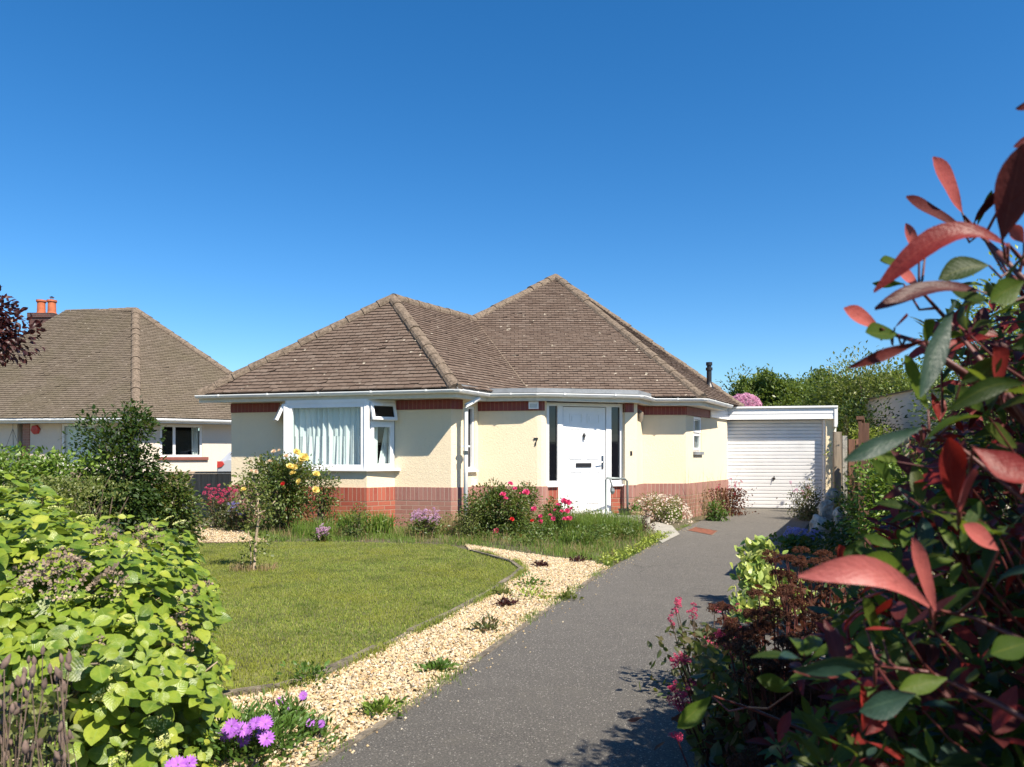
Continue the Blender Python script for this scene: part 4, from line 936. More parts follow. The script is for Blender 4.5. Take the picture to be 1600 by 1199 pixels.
def bloom_mesh(kind, mt, n=0):
    """a single flower at unit size, opening along +z"""
    P, d, nr, s = [], [], [], []
    if kind == 'rose':
        for ring, (cnt, tilt, r, sz) in enumerate(((6,.35,.05,.50),(5,.75,.04,.45),(4,1.15,.03,.36),(3,1.4,.01,.28))):
            for i in range(cnt):
                a = 6.283*i/cnt+ring*.5; P.append((math.cos(a)*r, math.sin(a)*r, ring*.03)); d.append((math.cos(a)*math.cos(tilt), math.sin(a)*math.cos(tilt), math.sin(tilt))); nr.append((-math.cos(a)*math.sin(tilt), -math.sin(a)*math.sin(tilt), math.cos(tilt))); s.append(sz)
        T = leaf_t(3, 1.05, .12, -.22, .62)
    elif kind == 'daisy':
        for i in range(15): a = 6.283*i/15; P.append((math.cos(a)*.05, math.sin(a)*.05, .02)); d.append((math.cos(a), math.sin(a), .12)); nr.append((0,0,1)); s.append(.47)
        T = leaf_t(3, .30, .05, .06, .6)
    elif kind == 'ball':
        for i in range(46):
            v = randdir(1)[0]; v[2] = abs(v[2])*.8; P.append(tuple(v*.32)); d.append(tuple(v+randdir(1)[0]*.7)); nr.append(tuple(v+[0,0,.3])); s.append(.20)
        T = leaf_t(2, .9, .1, .1)
    elif kind == 'flat':
        for i in range(60):
            a = random.random()*6.283; r = .5*math.sqrt(random.random()); P.append((math.cos(a)*r, math.sin(a)*r, .12*(1-r*r*3)+random.random()*.05)); d.append((math.cos(a), math.sin(a), .8+random.random())); nr.append((random.gauss(0,1),random.gauss(0,1),1)); s.append(.11)
        T = leaf_t(2, .9, .1, .1)
    o = leaves(np.array(P), np.array(d), np.array(nr), np.array(s), T, mt, 'bloom_proto'); me = o.data; bpy.data.objects.remove(o); me.name = 'bloom'; return me
BL = {}
for k_, kd, mt in (('yrose','rose','p_yellow'),('prose','rose','p_pink'),('rrose','rose','p_red'),('peach','rose','p_peach'),('lilac','daisy','p_lilac'),('hyd','flat','p_green'),('dry','flat','p_dry'),('mauve','ball','p_mauve'),('crim','ball','p_crim'),('blue','ball','p_blue'),('rhod','ball','p_rhod')): BL[k_] = bloom_mesh(kd, M[mt])
def bloom(kind, pos, size, parent, face=(0,-.7,.7), name='bloom'):
    o = bpy.data.objects.new(name, BL[kind]); COL.objects.link(o); o.parent = parent
    o.matrix_parent_inverse = Matrix.Translation(parent.location).inverted()
    f = Vector(face)+Vector((random.gauss(0,.35),random.gauss(0,.25),random.gauss(0,.25))); q = Vector((0,0,1)).rotation_difference(f.normalized())
    o.location = pos; o.rotation_mode = 'QUATERNION'; o.rotation_quaternion = q @ Vector((0,0,1)).rotation_difference(Vector((0,0,1))); o.scale = (size,)*3
    return o
def flowers_np(centres, kind, size, parent, name='flowers', kindtag=None, face=(0,-.5,.9), jit=.5):
    """many small flowers joined into one part"""
    me = BL[kind]; n = len(me.vertices); co = np.zeros(n*3); me.vertices.foreach_get('co', co); co = co.reshape(-1,3)
    m = len(me.polygons); li = np.zeros(m*4, int); me.loops.foreach_get('vertex_index', li); Fc = li.reshape(-1,4)
    C_ = np.asarray(centres); N_ = len(C_); z = norm(np.array(face)+RG.normal(0,jit,(N_,3))); x = norm(np.cross(z, randdir(N_))); y = np.cross(z, x)
    s = np.broadcast_to(size, (N_,))*RG.uniform(.75,1.25,N_)
    V = C_[:,None]+(co[None,:,0:1]*x[:,None]+co[None,:,1:2]*y[:,None]+co[None,:,2:3]*z[:,None])*s[:,None,None]
    o = mesh_np(name, V.reshape(-1,3), (Fc[None]+(np.arange(N_)*n)[:,None,None]).reshape(-1,4), me.materials[0], parent, np.repeat(RG.random(N_), n))
    if kindtag: o['kind'] = kindtag
    return o

# hydrangea in the left foreground
hy = thing('hydrangea', 'big leafy hydrangea bush with green buds in the left foreground', 'shrub', (-2.5,3.45,0))
hc = np.array([-2.47,3.45,0.0]); hr_ = np.array([1.05,1.15,.96])
def hshear(p): p = np.array(p, float); p[...,0] += -.38*(p[...,1]-hc[1]); return p
def hyd_shell(n, inner=.0):
    v = randdir(n*3); v = v[(v[:,2] > -.02)][:n]; lump = 1+.07*np.sin(v[:,0]*9+1)+.06*np.sin(v[:,1]*11+v[:,2]*7)+.03*RG.normal(0,1,len(v))
    r = np.where(RG.random(len(v)) < inner, RG.uniform(.45,.9,len(v)), RG.uniform(.93,1.03,len(v)))
    # boxier than a sphere: fuller shoulders
    q = v/(np.abs(v)**2.6).sum(1, keepdims=True)**(1/2.6)
    return hshear(hc+q*hr_*(lump*r)[:,None]*[1,1,.92]+[0,0,.06]), v
tips, tv = hyd_shell(2700, .30); kp_ = (np.sin(tips[:,0]*13+np.sin(tips[:,1]*9)*1.5)*np.sin(tips[:,1]*12+1)*np.sin(tips[:,2]*14+tips[:,0]*5)) < .28; kp_ |= RG.random(len(tips)) < .15; tips, tv = tips[kp_], tv[kp_]; P, d, nr, sz, rn = [], [], [], [], []
for tp, v in zip(tips, tv):
    ax = Vector(v)*.7+Vector((0,-.1,.6)); ax.normalize(); a0 = random.random()*6.28; s = Vector((1,0,0)); xx = ax.orthogonal().normalized(); yy = ax.cross(xx); br = random.random(); br2 = random.random()
    for lv in range(3):
        for k in range(2 if lv else 3):
            a = a0+lv*1.57+k*(3.14 if lv else 2.09)+random.gauss(0,.25); el = .25+.25*(2-lv)*0+random.gauss(.0,.25)
            dd = (xx*math.cos(a)+yy*math.sin(a))*math.cos(el)+ax*math.sin(el); nn = ax*math.cos(el)-(xx*math.cos(a)+yy*math.sin(a))*math.sin(el)
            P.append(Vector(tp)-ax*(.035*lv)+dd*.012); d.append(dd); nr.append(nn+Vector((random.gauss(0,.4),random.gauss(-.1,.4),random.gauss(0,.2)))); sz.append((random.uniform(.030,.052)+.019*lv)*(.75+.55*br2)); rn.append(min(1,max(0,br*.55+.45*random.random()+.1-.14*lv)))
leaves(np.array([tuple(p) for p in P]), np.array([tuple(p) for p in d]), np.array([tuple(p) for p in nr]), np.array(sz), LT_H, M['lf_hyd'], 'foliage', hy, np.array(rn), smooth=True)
flowers_np(tips[RG.permutation(len(tips))[:260]]+[0,-.02,.03], 'hyd', .06, hy, 'flower_buds', face=(0,-.25,1), jit=.15)
dr_px = [(175,845),(255,850),(145,1010),(285,890),(300,935),(290,990),(50,905),(230,850),(110,905),(320,950),(180,915),(300,840),(120,895)]
dp_ = []
for (a, b_) in dr_px:
    # meet the bush surface along the line of sight, from the front
    o_ = np.array([0,0,H]); dv = np.array(at(a,b_,1))-o_; best = None
    for y in np.arange(1.9,5.2,.03):
        p = o_+dv*y; q = (p+[.38*(p[1]-hc[1]),0,0]-hc-[0,0,.06])/(hr_*[1,1,.92])
        if (np.abs(q)**2.6).sum() < 1.02: best = p; break
    if best is not None: dp_.append(best+[0,-.03,.02])
dp_ = np.array(dp_); flowers_np(np.repeat(dp_, 3, 0)+RG.normal(0,.03,(len(dp_)*3,3)), 'dry', .12, hy, 'dried_flower_heads', face=(.1,-.6,.7))
mb = MB(); stems_to(mb, (-2.5,3.5,0), tips[:170]-[0,0,.03], .009, .004, .1); 
for _ in range(60):
    a = random.uniform(-1.6,-.2); b0 = Vector((hc[0]+math.cos(a)*1.0, hc[1]+math.sin(a)*1.05, random.uniform(.02,.3))); mb.tube([b0, b0+Vector((random.gauss(0,.1),random.gauss(-.05,.08),random.uniform(-.02,.15))), b0+Vector((random.gauss(.1,.15),random.gauss(-.12,.12),random.uniform(.0,.3)))], [.006,.005,.003], 5)
mb.build('stems', M['twig'], hy, smooth=True)
# leaf litter under it
P = scatter([(-3.6,1.9),(-1.35,2.0),(-1.5,3.2),(-1.7,4.0),(-3.8,4.0)], 1500); lt = leaves(np.column_stack([P, np.full(len(P), .03)]), randdir(1500)*[1,1,.2], randdir(1500)*.4+[0,0,1], RG.uniform(.02,.06,1500), LT_S, M['lf_seed'], 'leaf_litter'); tag(lt, 'dry brown leaf litter under the hydrangea bush', 'leaf litter', None, 'stuff')
# seed heads in the bottom left corner
M['seedstem'] = plain('brown stalk', (.17,.12,.09), .9, var=.3)
sd = thing('seed_head_plant', 'dry brown seed heads on thin stalks in the bottom left corner', 'plant', (-1.7,2.2,0)); mb = MB(); pods = []
for _ in range(98):
    px_ = random.uniform(-60,112); yy = random.uniform(1.72,2.0); tz = at(px_, random.uniform(1010,1185), yy); b0 = Vector((tz.x+random.gauss(0,.06), tz.y+random.gauss(0,.06), 0)); mb.tube([b0, b0.lerp(tz,.6)+Vector((random.gauss(0,.01),0,0)), tz], [.0022,.0018,.0014], 4, cap=False); pods.append(tz)
pm_ = MB(); pm_.lathe([(0,-.012),(.006,-.006),(.008,.006),(.004,.018),(0,.024)], (0,0,0), 6)
pod_mat = plain('brown seed pod', (.16,.11,.09), .9, var=.3, vs=40)
mb.build('stems', M['seedstem'], sd, smooth=True); pod0 = pm_.build('seed_pod', pod_mat, sd, smooth=True)
for i, p in enumerate(pods):
    o = pod0 if i == 0 else pod0.copy()
    if i: COL.objects.link(o)
    o.location = p; o.scale = (random.uniform(.7,1.2),)*3; o.rotation_euler = (random.gauss(0,.3), random.gauss(0,.3), 0)
P = np.array([tuple(at(random.uniform(-40,110), random.uniform(1080,1230), random.uniform(1.8,2.2))) for _ in range(260)]); leaves(P, randdir(260)+[0,0,.5], randdir(260)+[0,0,1], .04, LT_M, M['lf_olive'], 'foliage', sd)

# hedge, trees and shrubs on the left
def hedge(name, label, x0, x1, y0, y1, h, nl, ls, mtl, wav=.06, cat='hedge'):
    t = thing(name, label, cat, ((x0+x1)/2,(y0+y1)/2,0))
    P = np.stack([RG.uniform(x0,x1,nl), RG.uniform(y0,y1,nl), h*RG.random(nl)**.45], 1); f = RG.random(nl) < .62
    P[f,1] = y0+np.abs(RG.normal(0,.1,f.sum())); tp = (RG.random(nl) < .4) & ~f; P[tp,2] = h-np.abs(RG.normal(0,.08,tp.sum()))
    P[:,2] += wav*(np.sin(P[:,0]*3.1)+np.sin(P[:,0]*7.3+1)+RG.normal(0,.6,nl))*(P[:,2]/h); P[:,1] += wav*(np.sin(P[:,0]*4.7)+np.sin(P[:,2]*6+P[:,0]*3)); P[:,2] = np.maximum(P[:,2],.02)
    leaves(P, randdir(nl)+[0,-.3,.5], randdir(nl)*.8+[0,-.3,.8], ls*RG.uniform(.6,1.3,nl), LT_S, mtl, 'foliage', t)
    mb = MB(); n = int((x1-x0)/.25)+2
    for i in range(n): x = x0+(x1-x0)*(i+.5)/n; stems_to(mb, (x,(y0+y1)/2,0), [(x+random.gauss(0,.15),(y0+y1)/2+random.gauss(0,.1),h*.85) for _ in range(3)], .014, .004)
    mb.build('stems', M['bark'], t); return t
hedge('hedge', 'clipped green privet hedge behind the hydrangea', -6.9, -4.25, 6.9, 7.9, 1.22, 15000, .055, M['lf_hedge'])
hedge('hedge', 'low olive green bush end of the hedge beside the dark tree', -4.75, -3.75, 6.4, 7.3, .98, 7000, .035, M['lf_olive'], .05, 'bush')
shrub('small_tree', 'dark green small tree standing between hedge and fence', 'tree', -4.30, 8.1, .43, .40, .25, 1.83, 9500, .050, M['lf_dark'], LT_IV, 60, .25, nst=30, trunk=.035)
shrub('bush', 'dark green bush low at the right foot of the small tree', 'bush', -4.02, 8.6, .34, .35, .02, 1.05, 5200, .05, M['lf_rose'], LT_IV, 34, .3)
shrub('purple_tree', 'purple leaved tree branch reaching in at the left edge', 'tree', -7.35, 9.9, .85, .8, 2.5, 3.3, 3600, .085, M['lf_purple'], LT_M, 34, .3, nst=24, trunk=.09)
# yellow rose and companions along the bay
t, C_ = shrub('rose_bush', 'tall rose bush full of yellow blooms under the bay window', 'rose bush', g(0,0)[0]*0-3.62, 11.55, .56, .45, .18, 1.30, 9500, .045, M['lf_rose'], LT_IV, 40, .28, nst=24)
for (a, b_, s, k_) in ((463,708,.13,'yrose'),(475,717,.17,'yrose'),(453,731,.14,'yrose'),(461,730,.10,'yrose'),(472,724,.11,'yrose'),(458,740,.11,'yrose'),(494,742,.12,'yrose'),(468,753,.11,'yrose'),(493,766,.12,'yrose'),(447,714,.09,'peach'),(428,707,.09,'peach'),(422,722,.08,'peach'),(443,757,.09,'rrose'),(437,705,.07,'peach')):
    bloom(k_, at(a,b_,11.12), s, t, name='bloom')
shrub('bush', 'dark leafy rose stem right of the yellow rose blooms', 'rose bush', -3.02, 11.5, .30, .28, .35, 1.02, 1500, .045, M['lf_rose'], LT_IV, 18, .35)
# standard rose tree in the lawn
bx, by = g(397, 893)
rt = thing('rose_tree', 'thin stemmed rose sapling growing in the lawn', 'rose', (bx,by,0)); mb = MB()
tp = at(403,775,by); mb.tube([(bx,by,0), at(400,840,by), at(404,810,by+.02), at(402,770,by)], [.016,.014,.013,.010], 7)
mb.tube([at(400,805,by), at(418,796,by), at(430,783,by)], [.009,.008,.006], 6); mb.tube([at(402,800,by), at(385,780,by), at(378,765,by)], [.008,.006,.004], 6); mb.tube([at(402,775,by), at(398,755,by), at(395,742,by)], [.008,.006,.004], 6); mb.tube([(bx-.03,by,0), at(392,860,by), at(388,830,by)], [.007,.006,.004], 6)
mb.build('stems', M['twig'], rt, smooth=True)
cl_ = [at(*p, by) for p in ((380,755),(392,760),(372,758),(400,750),(412,765),(395,745),(425,778),(385,775),(400,770),(388,795),(410,790),(375,790),(395,820),(385,850),(407,860),(390,875),(412,845),(418,800))]
P = np.array([tuple(c) for c in cl_])[RG.integers(0,len(cl_),900)]+RG.normal(0,.055,(900,3)); leaves(P, randdir(900)+[0,0,-.1], randdir(900)+[0,0,.7], RG.uniform(.025,.05,900), LT_IV, M['lf_olive'], 'foliage', rt)
for (a, b_, s, k_) in ((381,766,.07,'yrose'),(399,738,.06,'peach'),(393,737,.05,'peach')): bloom(k_, at(a,b_,by-.06), s, rt)
P = scatter([(bx-.25,by-.12),(bx+.22,by-.12),(bx+.22,by+.14),(bx-.25,by+.14)], 260); o = blades(P, .04, .12, .006, M['drygrass'], 'weeds', .6, parent=rt)
def valerian(label, c, spread, h, n, kind='crim', size=.045, lmk='lf_val', group=None, nl=700, name='valerian', cat='flowering plant', ls=.045, jit=None):
    """upright stems ending in small clustered flower heads"""
    t = thing(name, label, cat, (c[0],c[1],0), 0, group); mb = MB(); hs_ = []
    for i in range(n):
        a = random.random()*6.28; r = spread*math.sqrt(random.random()); b0 = Vector((c[0]+math.cos(a)*r*.5, c[1]+math.sin(a)*r*.4, 0)); tp = Vector((c[0]+math.cos(a)*r, c[1]+math.sin(a)*r*.8, h*random.uniform(.6,1.05))); mb.tube([b0, b0.lerp(tp,.5)+Vector((0,0,.03)), tp], [.004,.003,.002], 4, cap=False)
        for q in range(3): hs_.append((tp.x+random.gauss(0,size*.45), tp.y+random.gauss(0,size*.45), tp.z+random.gauss(0,size*.5)))
    mb.build('stems', M['lf_val'] if False else M['bark'], t); flowers_np(np.array(hs_), kind, size, t, 'flower_heads', face=(0,-.3,1))
    P = np.stack([c[0]+RG.normal(0,spread*.5,nl), c[1]+RG.normal(0,spread*.4,nl), h*.75*RG.random(nl)], 1); leaves(P, randdir(nl)+[0,0,.5], randdir(nl)+[0,0,.6], ls*RG.uniform(.6,1.3,nl), LT_IV, M[lmk], 'foliage', t); return t
valerian('pink red valerian clump beside the low board fence', (-4.80,12.2), .30, .66, 30, 'crim', .06, nl=1300)
valerian('small mauve flowered plant low beside the valerian clump', (-4.45,11.9), .3, .45, 14, 'blue', .045, nl=1200)
def tuft(name, label, cat, c, rx, ry, h0, h1, n, mt='tallgrass', wd=.008, lean=.35):
    t = thing(name, label, cat, (c[0],c[1],0)); a = RG.random(n)*6.283; r = np.sqrt(RG.random(n)); P = np.stack([c[0]+np.cos(a)*r*rx, c[1]+np.sin(a)*r*ry], 1); blades(P, h0, h1, wd, M[mt], 'leaves', lean, 0, t); return t
tuft('iris_clump', 'sword leaved iris clump against the red brick plinth', 'plant', (g(570,830)[0]+.15, 11.2), .42, .18, .25, .46, 420, 'tallgrass', .022, .35)
tuft('grass_clump', 'fine green grass tuft left of the iris clump', 'grass clump', (-2.95,11.0), .35, .25, .12, .38, 600, 'tallgrass', .007, .5)
shrub('low_shrub', 'bronze tinted low shrub in front of the iris clump', 'shrub', -2.28,10.75, .28, .2, .02, .42, 900, .035, M['lf_rose'], LT_IV, 14, .4)
t = valerian('lilac pink aster clump at the foot of the plinth', (g(663,843)[0], 10.9), .23, .38, 46, 'mauve', .045, 'lf_rose', nl=900, name='aster')
t = valerian('tiny clump of mauve flowers at the back edge of the lawn', (g(510,845)[0], 10.3), .10, .2, 16, 'mauve', .045, 'lf_rose', nl=200, name='aster')
# pink rose bush near the door
t, C_ = shrub('rose_bush', 'sprawling rose bush with bright pink blooms left of the door', 'rose bush', -.18, 11.0, .66, .42, .05, .70, 8500, .042, M['lf_rose'], LT_IV, 40, .3)
for (a, b_, s) in ((822,771,.12),(797,757,.09),(786,774,.10),(805,765,.08),(835,797,.11),(845,808,.08),(845,815,.07),(865,811,.08),(776,831,.11),(887,787,.12),(881,783,.09),(886,799,.09),(890,812,.11),(883,812,.09),(845,818,.06),(790,780,.08)): bloom('prose', at(a,b_,10.6), s, t)
for (a, b_) in ((800,812),(815,838),(832,815)): bloom('rrose', at(a,b_,10.55), .07, t)
t, C_ = shrub('rose_bush', 'upright climbing rose shoot against the cream wall below the number', 'rose bush', at(824,750,11.6).x, 11.6, .15, .14, .35, .92, 700, .045, M['lf_rose'], LT_IV, 12, .45, nst=10)
bloom('peach', at(824,757,11.4), .07, t); bloom('prose', at(814,772,11.4), .06, t)
tuft('grass_clump', 'long green grass clump in front of the door step', 'grass clump', (1.18,10.95), .75, .42, .15, .52, 3600, 'tallgrass', .006, .45)
tuft('dry_grass', 'dry brown seeding grass below the door', 'grass clump', (.62,11.9), .9, .35, .2, .55, 1100, 'drygrass', .004, .35)
tuft('dry_grass', 'dry rough grass along the wall between downpipe and roses', 'grass clump', (-.75,11.6), .5, .3, .12, .38, 1200, 'drygrass', .005, .4)
tuft('dry_grass', 'wispy tall dry stalks against the cream wall by the number', 'grass clump', (-.1,12.2), .5, .12, .55, .98, 60, 'drygrass', .004, .25)
tuft('dry_grass', 'wispy tall seeding stalks by the chamfered wall near the garage', 'grass clump', (3.75,14.1), .45, .3, .5, 1.2, 80, 'drygrass', .006, .2)
shrub('low_shrub', 'purple leaved low shrub at the right end of the long grass', 'shrub', 2.0, 11.5, .22, .22, .02, .36, 900, .03, M['lf_purple'], LT_S, 12, .4)
shrub('bush', 'grey green bushy perennial beside the downpipe', 'bush', -.62, 10.75, .32, .28, .02, .42, 1300, .03, M['lf_olive'], LT_S, 16, .4)
# spiky plant and weeds at the bed edge
tuft('spiky_plant', 'narrow leaved spiky plant at the gravel edge', 'plant', (g(905,868)[0],9.95), .25, .14, .12, .3, 200, 'tallgrass', .012, .9)
# daisies mound
dm, C_ = shrub('daisy_mound', 'rounded mound of tiny white daisies beside the drive', 'flowering plant', g(1052,832)[0]+.12, 13.4, .55, .42, .02, .50, 4200, .028, M['lf_olive'], LT_S, 40, .28)
n = 620; v = randdir(n); v[:,2] = abs(v[:,2]); v[:,1] = -abs(v[:,1]); pc = np.array([g(1052,832)[0]+.12,13.4,.0])+v*np.array([.60,.46,.53])*RG.uniform(.92,1.04,n)[:,None]
M['p_white_'] = M['p_white']; BL['wd'] = bloom_mesh('daisy', M['p_white']); flowers_np(pc, 'wd', .027, dm, 'flowers', 'stuff', face=(0,-.5,.8))
valerian('red valerian clump against the plinth by the garage door', (4.35,14.9), .4, .72, 20, 'crim', .04, 'lf_brown', nl=1500, ls=.05)
shrub('bush', 'small bright green leafy plant beside the daisy mound', 'plant', 3.75,13.55, .22,.2,.02,.34, 700,.045, M['lf_mid'], LT_M, 12,.4)
tuft('grass_clump', 'short green leaf tuft behind the daisy mound', 'plant', (3.05,13.95), .18,.1,.2,.38, 140, 'tallgrass', .016, .4)
# bed ground cover
bedpoly = [g(*p) for p in [(400,848),(600,849),(735,855),(800,864),(870,874),(925,880),(952,889),(1005,862),(1030,840)]]+[(2.3,12.9),(.5,12.4),(-.6,12.6),(-1,12.1),(-5.0,13.1)]
P = scatter(bedpoly, 52000); P = P[RG.random(len(P)) < np.clip(.45+.6*np.sin(P[:,0]*5.1+np.sin(P[:,1]*4)*2)*np.sin(P[:,1]*6.3+P[:,0]*2),.05,1)]; tag(blades(P, .02, .11, .006, M['tallgrass'], 'bed_grass', .8), 'rough green grass and weeds filling the flower bed', 'grass', None, 'stuff')
P = scatter(bedpoly, 12000); P = P[RG.random(len(P)) < np.clip(.3+.7*np.sin(P[:,0]*3.7+2)*np.sin(P[:,1]*5.1+P[:,0]*3),.03,1)]; tag(blades(P, .04, .20, .004, M['drygrass'], 'bed_grass', .7), 'straw coloured dry grass stems scattered through the flower bed', 'grass', None, 'stuff')
lm('lf_lime', (.13,.18,.02),(.22,.28,.035),(.30,.34,.06))
P = scatter([g(*p) for p in [(930,884),(952,889),(1005,864),(1045,842),(1030,838),(990,862)]], 900); P3 = np.column_stack([P, RG.uniform(.01,.1,900)]); tag(leaves(P3, randdir(900)+[0,0,.6], randdir(900)+[0,0,1], .035, LT_IV, M['lf_lime'], 'ground_cover'), 'lime green creeping weeds along the edge of the drive', 'ground cover', None, 'stuff')
n = 9500; cc_ = scatter([g(*p) for p in [(420,838),(600,838),(735,845),(800,858),(870,868),(990,850)]]+[(1.9,12.5),(.5,12.2),(-.6,12.4),(-1,11.9),(-4.4,12.8)], 120); hh_ = RG.uniform(.06,.34,120); ci_ = RG.integers(0,120,n)
P = np.column_stack([cc_[ci_,0]+RG.normal(0,.10,n), cc_[ci_,1]+RG.normal(0,.08,n), np.maximum(.02, hh_[ci_]*(.35+.65*RG.random(n)))]); tag(leaves(P, randdir(n)+[0,-.2,.5], randdir(n)+[0,-.3,.8], RG.uniform(.02,.05,n), LT_IV, M['lf_rose'], 'bed_foliage', None, np.clip(RG.random(120)[ci_]*.8+RG.random(n)*.2,0,1)), 'mixed leafy perennials filling the flower bed below the walls', 'perennials', None, 'stuff')
t, C_ = shrub('rose_bush', 'low rose bush with deep pink blooms just in front of the door', 'rose bush', at(872,805,11.2).x, 11.2, .30, .28, .05, .50, 2200, .04, M['lf_rose'], LT_IV, 20, .34)
for (a, b_, s_) in ((887,787,.12),(881,783,.09),(886,799,.09),(890,812,.11),(883,812,.09),(865,811,.08),(872,790,.08),(878,800,.07),(868,798,.07),(860,806,.07),(893,795,.06)): bloom('prose', at(a,b_,10.85), s_, t)
for k_ in range(3): pass
P = []
for i in range(len(driveL)-2):
    f = F(driveL[i], driveL[i+1])
    for _ in range(int(f.L*26)): q = f.pt(random.random()*f.L, -0, 0)-Vector((f.n.x,f.n.y,0))*0+Vector((f.n.x,f.n.y,0))*0; dd = abs(random.gauss(0,.10)); P.append((q.x+f.n.x*dd, q.y+f.n.y*dd))
P = np.array(P); n = len(P); T_ = np.array([(1,0,0),(0,1,0),(-1,0,0),(0,-1,0),(0,0,1),(0,0,-1)]); TF_ = np.array([(0,1,4),(1,2,4),(2,3,4),(3,0,4),(1,0,5),(2,1,5),(3,2,5),(0,3,5)])
V = np.column_stack([P, np.full(n,.024)])[:,None]+(T_[None]+RG.normal(0,.2,(n,6,3)))*RG.uniform(.003,.007,n)[:,None,None]
tag(mesh_np('loose_grit', V.reshape(-1,3), (TF_[None]+(np.arange(n)*6)[:,None,None]).reshape(-1,3), M['pebble'], None, np.repeat(RG.random(n),6)), 'loose gravel stones spilled onto the edge of the tarmac drive', 'gravel', None, 'stuff')
# moss and grass creeping along the drive edge
P = []
for i in range(1, len(driveL)-2):
    f = F(driveL[i], driveL[i+1])
    for _ in range(int(f.L*420)):
        sv = random.random()*f.L; wv = math.sin(i*3+sv*4.1)+math.sin(sv*9.7+i)
        if random.random() < .35+.4*wv: q = f.pt(sv, random.gauss(-.02,.035), 0); P.append((q.x,q.y))
tag(blades(np.array(P), .015, .055, .004, M['tallgrass'], 'edge_grass', .8, .022), 'small grass and moss tufts creeping along the drive edge', 'grass', None, 'stuff')
P = []
for i in range(len(kerb)-1):
    f = F(kerb[i+1], kerb[i])
    for _ in range(int(f.L*900)):
        sv = random.random()*f.L
        if random.random() < .55+.45*math.sin(sv*5+i*2): q = f.pt(sv, -.02-abs(random.gauss(0,.03))*1, 0); P.append((q.x,q.y))
tag(blades(np.array(P), .03, .075, .0045, M['blade'], 'edge_grass', .9, .012), 'ragged lawn edge grass hanging over the stone kerb', 'grass', None, 'stuff')
# weeds in the gravel, each its own
for i, (a, b_, s, lb, mk) in enumerate(((833,938,.20,'bright green weed tuft in the gravel near the drive','lf_bright'),(830,918,.16,'feathery green weed by the lawn kerb bend','lf_mid'),(683,1052,.09,'small dark weed at the edge of the drive','lf_mid'),(592,1120,.10,'green weed rooted in the drive edge','lf_hedge'),(762,990,.13,'sprawling brown green weed in the gravel','lf_val'),(845,888,.09,'reddish weed in the gravel below the roses','lf_purple'),(905,880,.09,'dark red weed by the bed edge','lf_purple'),(790,950,.08,'tiny dark weed in the gravel','lf_purple'),(785,932,.10,'pale green weed against the kerb','lf_olive'),(888,940,.10,'straggly weed beside the drive kerb','lf_olive'),(1085,1000,.0,'',''),(480,1070,.16,'creeping green weed along the near kerb of the lawn','lf_mid'))):
    if not s: continue
    x_, y_ = g(a, b_); n = 130; P = np.column_stack([x_+RG.normal(0,s*.4,n), y_+RG.normal(0,s*.4,n), np.abs(RG.normal(0,s*.25,n))+.015])
    t = thing('weed', lb, 'weed', (x_,y_,0), 0, 'weeds growing in the gravel and drive edges'); leaves(P, norm(P-[x_,y_,0])+randdir(n)*.5+[0,0,.3], randdir(n)+[0,0,1], RG.uniform(.02,.045,n), LT_S, M[mk], 'foliage', t)

# osteospermum in the front
def osteo(label, c, spread, h, pxs, z, nl, stemsto=True):
    t = thing('osteospermum', label, 'flowering plant', (c[0],c[1],0), 0, 'purple daisies in the gravel'); n = int(nl*1.5)
    P = np.column_stack([c[0]+RG.normal(0,spread*.45,n), c[1]+RG.normal(0,spread*.4,n), np.abs(RG.normal(h*.45,h*.25,n))]); 
    leaves(P, norm(P-[c[0],c[1],-.1])+randdir(n)*.6, randdir(n)+[0,-.2,1], RG.uniform(.02,.042,n), leaf_t(3,.32,.1,.1), M['lf_mid'], 'foliage', t); mb = MB()
    for (a, b_, s) in pxs:
        p = at(a, b_, z+random.gauss(0,.04)); b0 = Vector((c[0]+(p.x-c[0])*.4, c[1], .02)); mb.tube([b0, b0.lerp(p,.5)+Vector((0,0,.03)), p], [.004,.003,.0025], 5); bloom('lilac', p, s, t, face=(.1,-.8,.7))
    mb.build('stems', M['lf_mid'] if False else M['bark'], t); return t
cx_, cy_ = g(375, 1199); osteo('large purple daisy clump at the bottom of the gravel', (-1.07,2.95), .26, .18, [(362,1135,.062),(378,1140,.062),(392,1136,.07),(352,1150,.06),(415,1132,.06),(413,1128,.062),(410,1146,.06),(417,1154,.062),(380,1156,.062),(355,1145,.06),(367,1145,.06),(400,1130,.05),(385,1150,.055)], 2.82, 1500)
osteo('straggling purple daisy stem leaning right over the gravel', (-1.0,3.3), .09, .12, [(438,1096,.045),(474,1087,.045),(447,1107,.03)], 3.3, 220)
osteo('small purple daisy plant alone in the gravel', (g(488,1160)[0]*1.0,3.15), .07, .10, [(485,1130,.04),(502,1131,.036)], 3.12, 160)
osteo('purple daisy clump cut off by the bottom edge', (-1.08,2.42), .13, .10, [(278,1195,.055),(296,1193,.055),(268,1197,.05),(288,1202,.05)], 2.36, 420)

